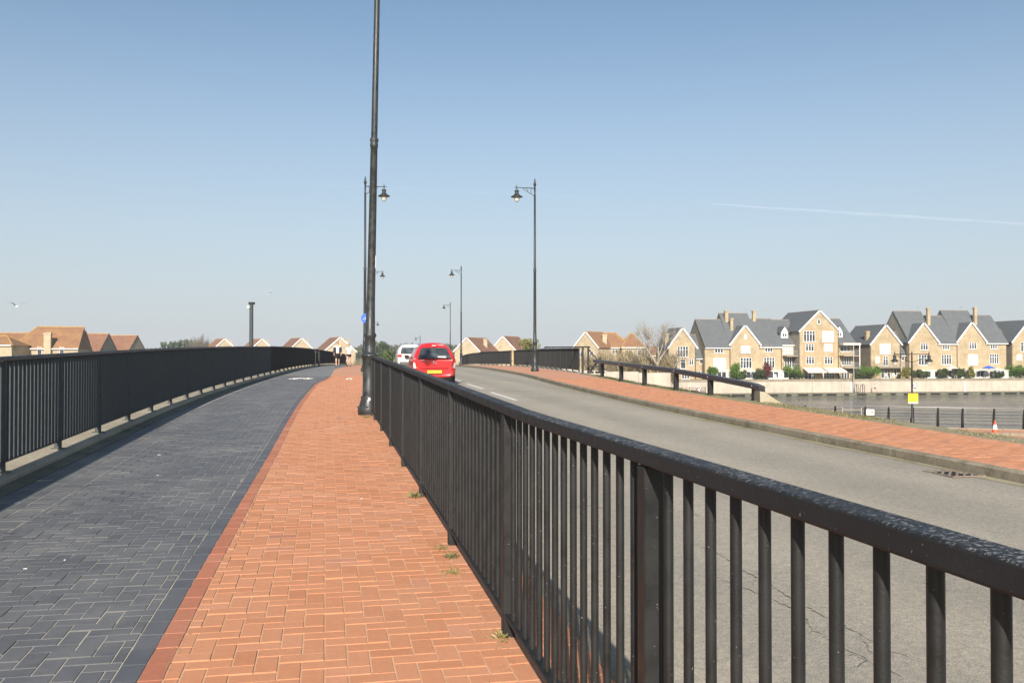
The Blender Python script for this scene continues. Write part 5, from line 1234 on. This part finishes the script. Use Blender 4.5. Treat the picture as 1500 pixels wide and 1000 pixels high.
# bare tree and dry scrub by the long orange-roofed house
bare_tree('big bare tree between the orange-roofed house and the left gabled house', (963 - 750) / F * 150, 150, -3.16, 12.2, 5, spread=.46, depth=4, kids=3)
bare_tree('smaller bare tree leaning against the left gabled house', (986 - 750) / F * 158, 158, -3.16, 6.6, 9, spread=.5, depth=4)
bare_tree('thin bare sapling at the right corner of the orange-roofed house', (944 - 750) / F * 160, 160, -3.16, 7.0, 14, spread=.45, depth=4)
def scrub(label, x, y, z, w_, h_, seed, mat='brush', per=150, n=16):
    t = thing('scrub_bush', label, 'bush', (x, y, z), 0, None); g = np.random.default_rng(seed)
    cl = [((g.uniform(-.42, .42) * w_, g.uniform(-.4, .4) * 2.2, h_ * g.uniform(.15, .72)), (w_ * .16, .7, h_ * .28)) for _ in range(n)]
    crown_obj('crown', cl, mat, t, 5.0, .075, per, seed, .6)
    a = MB()
    for k in range(14): q = g.uniform(-.4, .4) * w_; a.tube([(q, 0, -.1), (q + g.normal(0, .3), g.normal(0, .3), h_ * .5), (q + g.normal(0, .6), g.normal(0, .4), h_ * g.uniform(.75, 1.05))], [.035, .02, .006], 3, cap=False)
    a.build('stems', M['twig'], t)
for i, (x, Y, w_, h_, lab) in enumerate([(872, 168, 6, 5.2, 'tall dry scrub left of the chimney wing of the orange-roofed house'), (893, 172, 6, 5.6, 'tall dry scrub under the chimney of the orange-roofed house'), (915, 166, 6, 5.4, 'tall dry scrub below the hipped end of the orange-roofed house'), (936, 162, 5, 5.8, 'tall dry scrub right of the hipped house end'), (962, 152, 5.5, 4.6, 'dry scrub round the foot of the big bare tree'), (981, 160, 3.2, 4.5, 'dry scrub at the left corner of the left gabled house'), (548, 150, 8, 4.6, 'brown scrub left of the white car beyond the crest'), (524, 120, 3.5, 3.8, 'brown scrub just left of the big front lamp post'), (665, 160, 5, 3.4, 'pale scrub between the red car and the gabled house')]):
    scrub(lab, (x - 750) / F * Y, Y, -3.16, w_, h_ * 1.12, 40 + i, n=20)
bush('bright green bush between the two walkers', (503 - 750) / F * 112, 112, -3.1, 3.4, 4.0, 'leaf', 71, 'green_bush', 'bush', size=.16, per=120, n=18)
bush('dark green conifer-like bush right of the big front lamp post', (562 - 750) / F * 118, 118, -3.1, 3.4, 5.6, 'leafdark', 72, 'evergreen_bush', 'bush', size=.15, per=160, n=22)
bush('second dark evergreen lower beside the conifer-like bush', (574 - 750) / F * 122, 122, -3.1, 2.6, 3.9, 'leafdark', 73, 'evergreen_bush', 'bush', size=.15, per=120, n=14)
def leafy_tree(label, x, y, z, h, w_, mat, seed, n=26, size=.25, per=70, name='leafy_tree'):
    t = thing(name, label, 'tree', (x, y, z)); g = np.random.default_rng(seed); a = MB(); a.tube([(0, 0, -.3), (.1, 0, h * .3), (0, .1, h * .6)], [h * .03, h * .022, h * .01], 7)
    for k in range(6): q = g.uniform(0, 6.28); a.tube([(.05, 0, h * .3), (math.cos(q) * w_ * .3, math.sin(q) * w_ * .3, h * .7)], [h * .012, h * .004], 4, cap=False)
    a.build('trunk', M['bark'], t)
    cl = [((g.normal(0, .22) * w_, g.normal(0, .22) * w_, h * g.uniform(.38, .92)), (w_ * .17, w_ * .17, h * .10)) for _ in range(n)]
    crown_obj('crown', cl, mat, t, 1, size, per, seed); return t
leafy_tree('loose yellow-green willow behind the right-hand railing near the first lamp', (772 - 750) / F * 215, 215, -3.16, 8.6, 5.2, 'leafyellow', 81, size=.2, n=34)
leafy_tree('round green tree on the skyline just right of the front lamp post', (561 - 750) / F * 260, 260, -3.16, 9.0, 5.5, 'poplar', 82, size=.25)
for i, x in enumerate((240, 248, 256, 264, 272)):
    Y = 420; leafy_tree(['grey-green tree at the left end of the skyline clump', 'grey-green tree second from the left in the skyline clump', 'grey-green tree in the middle of the skyline clump', 'grey-green tree second from the right in the skyline clump', 'grey-green tree at the right end of the skyline clump'][i], (x - 750) / F * Y, Y + i * 3, -3.16, 11.6 + random.uniform(-.6, .6), 5.2, 'poplar', 90 + i, n=24, size=.4, per=50)
for i, x in enumerate((287, 295, 303)):
    bare_tree(['leftmost of the three bare poplars left of the small orange roofs', 'middle bare poplar of the three left of the small orange roofs', 'rightmost of the three bare poplars left of the small orange roofs'][i], (x - 750) / F * 330, 330, -3.16, 11.5 + i % 2, 60 + i, spread=.3, depth=4, name='bare_poplar', mat='bark', up=.5)
# wooded hills: one mass
def hills():
    g = np.random.default_rng(3); cl = []; Vs = []; Ts = []
    def top(x): return np.interp(x, [-300, 150, 205, 260, 330, 430, 500, 540, 580, 640, 700, 780, 860, 1000, 1500], [512, 511, 508.5, 508, 511, 511, 509, 504.5, 503.5, 502.5, 503.5, 507, 511, 513, 514])
    for k in range(900):
        x = g.uniform(-250, 1100) if k % 3 else g.uniform(500, 720); Y = g.uniform(520, 760); f = (Y - 520) / 240
        zt = EYE + (520 - top(x)) / F * 640 * (.55 + .5 * f) ; r = g.uniform(2.4, 5.2); zt += g.normal(0, .7)
        n = 90; V, T = leaf_quads(((x - 750) / F * Y, Y, zt - r), (r * 1.1, r * 1.1, r), n, .75, 5000 + k, 1, .3); Vs.append(V); Ts.append(np.clip(T * .5 + g.random() * .6, 0, 1))
    V = np.concatenate(Vs); n = len(V) // 4; o = bulk('woodland', V, np.arange(4 * n).reshape(-1, 4), M['wood'], tone=np.concatenate(Ts)); tag(o, 'mixed brown and green wooded hill along the skyline', 'woodland', kind='stuff')
    xs = np.linspace(-300, 1200, 60); ys = np.array([480, 540, 640, 760, 900]); V = []
    for j, Y in enumerate(ys):
        for x in xs: V.append(((x - 750) / F * Y, Y, -3.2 if j == 0 else (EYE + (520 - float(top(x))) / F * 640 * [0, .5, .75, 1, .6][j] - 5)))
    i = (np.arange(4)[:, None] * 60 + np.arange(59)[None]).ravel(); o = bulk('hill', np.array(V), np.stack([i, i + 1, i + 61, i + 60], -1), M['earth'], smooth=True); o['kind'] = 'structure'
hills()

# ------------------------------------------------------------------ promenade by the near water
pang = math.atan2(pd.y, pd.x)
def pxt(x):
    r = (x - 750) / F; return (r * PA.y - PA.x) / (pd.x - r * pd.y)
pts_t = [pxt(x) for x in (1142, 1179, 1223, 1267, 1301, 1336.5, 1373, 1409, 1455, 1499, 1545, 1592)]
pr0 = Vector((*prom_pt(pts_t[0], 0), -2.47)); t = thing('promenade_railing', 'dark railing with curved posts and thin horizontal rails along the water on the right', 'railing', tuple(pr0), pang)
a = MB(); prof = [(0, 0), (0, .45), (-.02, .72), (-.09, .95), (-.2, 1.10)]
a.tube([(0, y, z) for y, z in prof], [.075, .07, .062, .052, .042], 8); a.box((0, 0, .01), (.16, .16, .02)); pme = a.mesh('post', M['black'])
for q in pts_t: put('post', pme, t, (q - pts_t[0], 0, 0))
L_ = pts_t[-1] - pts_t[0]
for y, z, r, m in ((-.22, 1.11, .02, 'galv'), (-.09, .92, .012, 'black'), (-.02, .74, .012, 'black'), (0, .57, .012, 'black'), (0, .40, .012, 'black'), (0, .2, .012, 'black')):
    a = MB(); a.tube([(0, y, z), (L_, y, z)], r, 6); a.build('rail', M[m], t)
# double lantern
lx_, ly_ = prom_pt(pxt(1335), -.25); t = thing('promenade_lamp', 'black double-armed promenade lamp post with a yellow sign on it', 'lamp post', (lx_, ly_, -2.5), math.radians(3))
a = MB(); a.lathe([(.11, 0), (.11, .5), (.07, .56), (.05, .6), (.045, 3.6), (.03, 4.15), (.02, 4.2)], 12); a.build('column', M['black'], t)
a = MB(); a.tube([(-1.02, 0, 4.05), (1.02, 0, 4.05)], .022, 6)
for s in (-1, 1): a.tube([(s * .05, 0, 3.62), (s * .5, 0, 3.75), (s * .85, 0, 4.03)], .016, 6)
a.build('arm', M['black'], t)
for s in (-1, 1):
    a = MB(); x = s * .97; a.lathe([(.01, 4.22), (.03, 4.1), (.035, 4.0), (.09, 3.97), (.10, 3.9), (.08, 3.86), (.085, 3.8), (.12, 3.76), (.22, 3.68), (.23, 3.655), (.13, 3.65)], 14, (x, 0, 0)); o = a.build('lamp_shade', M['lampblack'], t)
    a = MB(); a.lathe([(.13, 3.66), (.125, 3.58), (.09, 3.47), (0, 3.42)], 12, (x, 0, 0)); a.build('bowl', M['globe'], o)
t2 = thing('yellow_sign', 'yellow square warning sign on the double-armed promenade lamp post', 'sign', (lx_ + .02, ly_ - .08, .0 - 1.17), math.radians(3))
a = MB(); a.box((0, 0, .28), (.56, .02, .56)); a.build('sign_plate', M['signyellow'], t2); a = MB(); a.box((0, -.013, .045), (.5, .004, .07)); a.build('white_band', M['signwhite'], t2)
a = MB(); a.box((0, .02, .28), (.12, .03, .4)); a.build('bracket', M['galv'], t2)
# cone
q = prom_pt(pxt(1457), -2.2); r_ = 46.6; t = thing('traffic_cone', 'orange and white traffic cone standing on the promenade at the right', 'cone', ((1456.5 - 750) / F * r_, r_, -2.5))
a = MB(); a.box((0, 0, .025), (.40, .40, .05), bev=.015); a.build('base', M['coneorange'], t)
a = MB(); a.lathe([(.155, .05), (.118, .22)], 18); a.lathe([(.072, .47), (.035, .66), (.03, .68), (0, .68)], 18); a.build('body', M['coneorange'], t)
a = MB(); a.lathe([(.12, .22), (.074, .47)], 18); a.build('sleeve', M['conewhite'], t)
a = MB(); x0, y0 = (1456 - 750) / F * 45.4, 45.4
kb = thing('low_concrete_kerb', 'low concrete kerb by the traffic cone on the promenade', 'kerb', ((1448 - 750) / F * 45.6, 45.6, -2.5), -.18)
for i in range(6): a = MB(); a.box((.46 + i * .92, 0, .06), (.91, .22, .16), bev=.02); a.build('kerb_stone', M['kerb'], kb)
# gate and little sign on the railing, two gulls
gx0, gy0 = prom_pt(pxt(1247), -.5); t = thing('white_gate', 'small pale gate with three bars against the promenade railing', 'gate', (gx0, gy0, -2.5), pang)
for x in (-.5, .5): a = MB(); a.box((x, 0, .54), (.04, .04, 1.08)); a.build('gate_post', M['paleplank'], t)
for z in (.3, .62, .95): a = MB(); a.box((0, 0, z), (.96, .025, .035)); a.build('gate_bar', M['paleplank'], t)
gx0, gy0 = prom_pt(pxt(1274), -.12); t = thing('rail_notice', 'small white notice with a red and yellow mark on the promenade railing', 'sign', (gx0, gy0, -1.95), pang)
a = MB(); a.box((0, 0, .25), (.42, .02, .32)); a.build('notice_plate', M['signwhite'], t); a = MB(); a.box((-.02, -.013, .18), (.2, .005, .07)); a.build('yellow_mark', M['signyellow'], t); a = MB(); a.box((.1, -.013, .28), (.1, .005, .08)); a.build('red_mark', M['signred'], t)
def gull_standing(label, x, Y, z, rz):
    t = thing('gull', label, 'bird', (x, Y, z), rz); a = MB(); a.blob((0, 0, .2), (.2, .09, .09), nu=10, nv=7); a.blob((.17, 0, .33), (.055, .045, .05), nu=8, nv=6); a.tube([(.12, 0, .22), (.16, 0, .32)], [.06, .045], 8); a.build('body', M['feather'], t)
    a = MB(); a.blob((-.08, .07, .22), (.2, .025, .06), nu=8, nv=5); a.blob((-.08, -.07, .22), (.2, .025, .06), nu=8, nv=5); a.build('wing', M['feathergrey'], t)
    a = MB(); a.tube([(.2, 0, .33), (.28, 0, .315)], [.014, .004], 5); a.tube([(.0, .03, .13), (.0, .03, 0)], .008, 4); a.tube([(.0, -.03, .13), (.0, -.03, 0)], .008, 4); a.build('bill_and_legs', M['signyellow'], t)
gq = prom_pt(pxt(1212), -.9); gull_standing('white gull standing left on the promenade edge', gq[0], gq[1], -2.48, .4)
gq = prom_pt(pxt(1222), -.7); gull_standing('white gull standing right beside another gull near the pale gate', gq[0], gq[1], -2.48, 2.6)

# ------------------------------------------------------------------ the far quay
def wpt(x, v):
    o = Q0 + QN * v; r = (x - 750) / F; t_ = (r * o.y - o.x) / (QD.x - r * QD.y); return o + QD * t_
WZL = -5.62
p = wpt(1250.5, 2.6); t = thing('white_mast', 'tall slim pale mast standing on the far quay beside the balconied house', 'mast', (p.x, p.y, WZL)); a = MB(); a.lathe([(.10, 0), (.09, 4), (.05, 9.2), (.0, 9.3)], 10); a.build('pole', M['galv'], t); a = MB(); a.box((0, 0, 7.6), (.5, .06, .06)); a.build('cross_tree', M['galv'], t)
for x, lab in ((1247, 'white painted stripe board on the quay wall beside the mooring ladders'), (1413, 'white stripe board on the quay wall at the right')):
    p = wpt(x, 3.3); t = thing('stripe_board', lab, 'board', (p.x, p.y, WZL), TH); a = MB(); a.box((0, 0, .95), (.35, .06, 1.9)); a.build('board', M['signwhite'], t); a = MB(); a.box((0, .05, .95), (.12, .05, 1.7)); a.build('batten', M['paleplank'], t)
for i, (x, lab) in enumerate(((1254.5, 'left mooring ladder with hooped handles on the far quay'), (1263, 'right mooring ladder with hooped handles on the far quay'))):
    p = wpt(x, .5); t = thing('mooring_ladder', lab, 'ladder', (p.x, p.y, WZL), TH)
    for s in (-.22, .22): a = MB(); a.tube([(s, -.4, -.7), (s, -.4, 1.1), (s, -.25, 1.55), (s, 0, 1.62), (s, .25, 1.5), (s, .3, .0)], .05, 6); a.build('stile', M['black'], t)
    for k in range(5): a = MB(); a.tube([(-.22, -.4, -.6 + k * .38), (.22, -.4, -.6 + k * .38)], .03, 5); a.build('rung', M['black'], t)
for x, y, lab in ((1341, 564.5, 'red and white lifebuoy on the quay wall near the yellow-signed lamp'), (1023, 570, 'red and white lifebuoy on the dark fence at the left end of the far quay')):
    p = wpt(x, 3.2); t = thing('lifebuoy', lab, 'lifebuoy', (p.x, p.y, EYE - (y - 520) / F * p.y), TH)
    for nm, mt, segs in (('white_ring', 'signwhite', ((0.0, .9), (1.57, 2.47), (3.14, 4.04), (4.71, 5.61))), ('red_band', 'signred', ((.9, 1.57), (2.47, 3.14), (4.04, 4.71), (5.61, 6.28)))):
        a = MB()
        for s0, s1 in segs: a.tube([(.38 * math.cos(s0 + (s1 - s0) * k / 4), 0, .38 * math.sin(s0 + (s1 - s0) * k / 4)) for k in range(5)], .1, 7)
        a.build(nm, M[mt], t)
    a = MB(); a.box((0, .1, 0), (.9, .04, .9)); a.build('back_board', M['signwhite'], t)
p0 = wpt(975, 2.2); p1 = wpt(1033, 2.2); L_ = (p1 - p0).length; t = thing('quay_fence', 'dark metal fence on the far quay below the left gabled house', 'fence', (p0.x, p0.y, WZL), TH)
n = int(L_ / 1.5)
for i in range(n + 1): a = MB(); a.box((L_ * i / n, 0, .6), (.08, .08, 1.2)); a.build('post', M['black'], t)
for z in (.25, 1.12): a = MB(); a.box((L_ / 2, 0, z), (L_, .04, .05)); a.build('rail', M['black'], t)
a = MB(); k = int(L_ / .14)
for i in range(k): a.box((L_ * (i + .5) / k, 0, .68), (.02, .02, .84))
o = a.build('pickets', M['black'], t); o['kind'] = 'stuff'
# person with a pushbike on the quay
p = wpt(1281.5, 1.6); person('person in a white top walking along the far quay below the sloping hedge', (p.x, p.y, WZL), math.radians(-80), 1.72, False, step=.2, swing=.14)
# garden furniture on the terrace
def patio_table(label, x, v, parasol=None):
    X, Y = at_row(x, v); t = thing('patio_table', label, 'table', (X, Y, HZ)); a = MB(); a.lathe([(.0, .72), (.5, .72), (.5, .75), (0, .75)], 14); a.build('table_top', M['paleplank'], t); a = MB(); a.lathe([(.25, 0), (.25, .03), (.03, .05), (.03, .72)], 8); a.build('pedestal', M['black'], t)
    if parasol:
        t = thing('parasol', parasol[0], 'parasol', (X, Y, HZ + .02)); a = MB(); a.lathe([(.025, 0), (.025, 2.45)], 6); a.build('pole', M['paleplank'], t); a = MB(); a.lathe([(1.35, 1.95), (1.36, 2.0), (.7, 2.28), (0, 2.5)], 8, smooth=False); a.build('canopy', M[parasol[1]], t)
def patio_chair(label, x, v, rz, mat='greyplastic', dz=0):
    X, Y = at_row(x, v); t = thing('patio_chair', label, 'chair', (X, Y, HZ), rz, 'patio chairs on the terraces'); a = MB(); a.box((0, 0, .43), (.48, .46, .04)); a.build('seat', M[mat], t); a = MB(); a.box((0, .22, .72), (.48, .04, .5), rx=-.15); a.build('backrest', M[mat], t)
    for sx in (-.2, .2):
        for sy in (-.19, .19): a = MB(); a.box((sx, sy, .21), (.04, .04, .42)); a.build('leg', M[mat], t)
patio_table('round patio table under the blue parasol', 1448, -4.0, ('dark blue parasol open before the second gabled house', 'signblue'))
patio_table('round patio table under the white parasol', 1394, -4.0, ('cream parasol open before the flat-fronted house of the right terrace', 'cream'))
patio_table('small round patio table before the terrace-balconied house', 1303, -3.2)
for x, v, r, m, lab in ((1299, -3.4, .6, 'upvc', 'white patio chair left of the small round table'), (1308, -3.4, -.7, 'upvc', 'white patio chair right of the small round table'), (1388.5, -4, .9, 'upvc', 'white patio chair left of the table under the cream parasol'), (1400, -4, -.9, 'upvc', 'white patio chair right of the table under the cream parasol'), (1442, -4.2, .9, 'greyplastic', 'grey patio chair left of the table under the blue parasol'), (1454, -4.2, -.9, 'greyplastic', 'grey patio chair right of the table under the blue parasol'), (1102, -4, .3, 'greyplastic', 'grey patio chair before the second conservatory'), (1136, -4.3, .2, 'upvc', 'white patio chair before the third conservatory'), (1190, -3.8, -.3, 'greyplastic', 'grey patio chair under the left awning')): patio_chair(lab, x, v, r, m)

# ------------------------------------------------------------------ odds and ends
x, y = (368 - 750) / F * 55, 55; t = thing('camera_post', 'tall bare dark post with a small white camera rising behind the left railing', 'post', (x, y, -2.6))
a = MB(); a.lathe([(.14, 0), (.13, .1), (.115, 6.9), (.115, 7.15)], 14); a.build('column', M['navy'], t); a = MB(); a.box((.02, 0, 7.22), (.34, .3, .14), bev=.03); a.build('cap', M['black'], t); a = MB(); a.box((-.12, -.16, 6.98), (.16, .26, .14), bev=.03); a.build('camera', M['signwhite'], t)
def gull_flying(label, px_, py_, Y, sc, rz):
    t = thing('gull', label, 'bird', ((px_ - 750) / F * Y, Y, EYE - (py_ - 520) / F * Y), rz); a = MB(); k = sc
    a.tube([(-.2 * k, 0, -.0), (-.12 * k, 0, 0), (.0, 0, 0), (.14 * k, 0, .015), (.2 * k, 0, .03), (.25 * k, 0, .02)], [.02 * k, .045 * k, .065 * k, .05 * k, .038 * k, .008 * k], 10); a.add([(-.18 * k, -.02 * k, 0), (-.18 * k, .02 * k, 0), (-.32 * k, .06 * k, 0), (-.32 * k, -.06 * k, 0), (-.25 * k, 0, .01)], [(0, 1, 2, 3), (0, 4, 1)]); a.build('body', M['feather'], t)
    for s in (-1, 1):
        a = MB(); pts = [(.08, .04, .03, .0), (.10, .22, .22, 0), (.04, .42, .27, 0), (-.12, .62, .22, 0)]; top = [(x * k, s * y * k, z * k) for x, y, z, _ in pts]; bk = [((x - c) * k, s * y * k, (z - .005) * k) for (x, y, z, _), c in zip(pts, (.16, .15, .11, .02))]
        a.add(top + bk + [(x, y, z - .012 * k) for x, y, z in top + bk], [(i, i + 1, i + 5, i + 4) for i in range(3)] + [(i + 8, i + 12, i + 13, i + 9) for i in range(3)] + [(i, i + 8, i + 9, i + 1) for i in range(3)] + [(i + 4, i + 5, i + 13, i + 12) for i in range(3)]); a.build('wing', M['feathergrey'], t)
gull_flying('white and grey gull flying in the sky at the far left above the roofs', 24, 449, 60, 1.0, 2.6)
gull_flying('tiny distant gull in the sky above the bend of the left railing', 395, 430, 170, 1.0, .6)
# tufts at the feet of the guard railing
def tuft(label, s, u, w_, h_, n, mat='straw', sd=1):
    p = P(s, u); t = thing('grass_tuft', label, 'tuft', tuple(p), 0, 'grass tufts along the guard railing'); g = np.random.default_rng(sd); V = []
    for i in range(n):
        x, y = g.normal(0, w_ * .35), g.normal(0, w_ * .5); a_ = g.uniform(0, 6.28); ln = h_ * g.uniform(.4, 1.3); lean = g.uniform(.3, 1.4); dx, dy = math.cos(a_) * .0014, math.sin(a_) * .0014; ex, ey = math.cos(a_ + 1.57) * ln * lean, math.sin(a_ + 1.57) * ln * lean
        V += [(x - dx, y - dy, -.005), (x + dx, y + dy, -.005), (x + ex * .5 + dx * .7, y + ey * .5 + dy * .7, ln * .6), (x + ex, y + ey, ln * .75)]
    o = bulk('blades', np.array(V), np.arange(4 * n).reshape(-1, 4), M[mat], parent=t)
tuft('dry straw tuft at the foot of the nearest visible railing post', 4.66, .05, .07, .035, 34, 'straw', 1)
tuft('green tuft under the railing between the second and third posts', 6.35, .05, .06, .028, 160, 'grass', 2)
tuft('spreading green tuft at the foot of the third railing post', 6.62, .09, .09, .02, 90, 'grass', 3)
tuft('thin dry tuft lying on the red bricks by the railing', 5.95, .11, .08, .022, 110, 'straw', 4)
tuft('small tuft by the fourth railing post', 8.75, .06, .10, .05, 120, 'grass', 5)
tuft('mossy tuft at the foot of the big front lamp post', 17.5, .12, .10, .04, 120, 'grass', 6)
tuft('low tuft between the front lamp post and the railing end', 17.6, -.08, .10, .05, 100, 'grass', 7)
# dust and leaf scraps, bits of litter
for i, (px_, py_, sz, lab) in enumerate(((231, 697, .035, 'small white scrap of litter on the dark bricks near the middle'), (97, 821, .02, 'tiny white pebble on the dark bricks at the left'), (41, 834, .025, 'little white scrap by the left picture edge on the dark bricks'), (28, 737, .05, 'pale feather in the shade of the left railing'), (530, 731, .02, 'crumb of pale litter on the red bricks'), (233, 667, .03, 'small pale scrap near the foot of the left railing shade'))):
    Y = 1.0
    while Y < 60 and 520 - F * (Zf(Y) - EYE) / Y > py_: Y += .01
    t = thing('litter_scrap', lab, 'litter', ((px_ - 750) / F * Y, Y, Zf(Y) + .003), i * 1.3); a = MB(); a.add([(-sz, -sz * .5, 0), (sz * .2, -sz * .6, .003), (sz, sz * .3, .008), (-sz * .3, sz * .6, .004), (0, 0, .012)], [(0, 1, 4), (1, 2, 4), (2, 3, 4), (3, 0, 4), (3, 2, 1, 0)]); a.build('scrap', M['signwhite'], t)
# soil, grit and leaf crumbs gathered at the foot of the railing and along the edges
def crumbs():
    g = np.random.default_rng(31); n = 5200; s = g.uniform(1.5, 26, n); k = g.integers(0, 4, n); cl = np.sin(s * 3.1) + np.sin(s * 1.3 + 2) + g.normal(0, .8, n) > -.1
    u = np.where(k < 2, np.abs(g.normal(0, .09, n)) + .01, np.where(k == 2, wred(s) - .1 + g.normal(0, .012, n), uleft(s) - .33 - np.abs(g.normal(0, .12, n)))); s, u = s[cl], u[cl]; n = len(s)
    c = P(s, u, .002); a = g.uniform(0, 6.28, n); r = g.uniform(.0015, .006, n); V = []
    for q, z in ((0, .0), (1.7, .002), (3.1, .003), (4.6, .001)): V.append(c + np.stack([np.cos(a + q) * r, np.sin(a + q) * r * .8, np.full(n, z)], -1))
    V = np.stack(V, 1).reshape(-1, 3); o = bulk('edge_grit', V, np.arange(4 * n).reshape(-1, 4), M['straw']); tag(o, 'soil grit and dry leaf crumbs along the foot of the guard railing', 'grit', kind='stuff')
crumbs()
# verge grass: short blades, one mass
def vgrass():
    g = np.random.default_rng(21); n = 26000; Y = g.uniform(8, 42, n); f = g.random(n) ** 1.5; k = (np.sin(Y * 1.9) + np.sin(Y * .7 + 1) + g.normal(0, .9, n)) > -.2; Y, f = Y[k], f[k]; n = len(Y)
    X = backX(Y) + .66 - .58 * f + np.where(g.random(n) < .35, .25 + g.random(n) * .4, 0); Zb = Zg(Y) - .02 - np.where(X > backX(Y) + .62, .12, 0)
    a = g.uniform(0, 6.28, n); ln = g.uniform(.015, .05, n); dx, dy = np.cos(a) * .005, np.sin(a) * .005; ex, ey = -np.sin(a) * ln * .7, np.cos(a) * ln * .7
    V = np.stack([np.stack([X - dx, Y - dy, Zb], -1), np.stack([X + dx, Y + dy, Zb], -1), np.stack([X + ex + dx * .5, Y + ey, Zb + ln], -1), np.stack([X + ex - dx * .5, Y + ey, Zb + ln], -1)], 1).reshape(-1, 3)
    o = bulk('verge_grass', V, np.arange(4 * n).reshape(-1, 4), M['grass']); tag(o, 'thin yellow-green grass on the verge beside the right-hand pavement', 'grass', kind='stuff')
vgrass()
# contrails, high up
def contrail(label, a_, b_, dist, r, alpha):
    m = NT('thin_contrail'); m.done((.9, .9, .9), 1.0); m.t.nodes.remove(m.b); tr = m.n('ShaderNodeBsdfTransparent'); df = m.n('ShaderNodeBsdfDiffuse'); df.inputs[0].default_value = (.95, .95, .95, 1); mx = m.n('ShaderNodeMixShader'); f = m.noise(m.pos(), .004, 4)
    m.l(m.math('MULTIPLY', m.step(f, .2, .7), alpha * .16), mx.inputs[0]); m.l(tr.outputs[0], mx.inputs[1]); m.l(df.outputs[0], mx.inputs[2]); m.l(mx.outputs[0], m.out.inputs['Surface'])
    pt = lambda p, d: Vector(((p[0] - 750) / F * d, d, EYE + (520 - p[1]) / F * d)); A, B = pt(a_, dist), pt(b_, dist * 1.08); mid = (A + B) / 2; t = MB(); k = 24
    t.tube([A.lerp(B, i / k) - mid + Vector((0, 0, 2 * math.sin(i * 1.1))) for i in range(k + 1)], [r * (.25 + .75 * math.sin(math.pi * min(1, (i + .6) / k) * .8)) for i in range(k + 1)], 8); o = t.build('contrail', m.mat, None, mid); tag(o, label, 'contrail'); o.visible_shadow = True
contrail('clearer white contrail in the sky above the right-hand houses', (1035, 298), (1540, 330), 8000, 14, .24)
contrail('faint contrail in the sky level with the first lanterns', (365, 265), (890, 291), 9000, 10, .10)

# ------------------------------------------------------------------ thin summer haze over the whole place
def haze():
    m = NT('haze_air'); m.t.nodes.remove(m.b); v = m.n('ShaderNodeVolumePrincipled'); v.inputs['Color'].default_value = (.93, .95, 1, 1); v.inputs['Density'].default_value = HAZE_D; v.inputs['Anisotropy'].default_value = .0
    m.l(v.outputs[0], m.out.inputs['Volume']); a = MB(); a.box((0, 1900, 4.3), (7000, 4600, 23.6)); o = a.build('haze', m.mat); o['kind'] = 'stuff'
HAZE_D = .0003
haze()
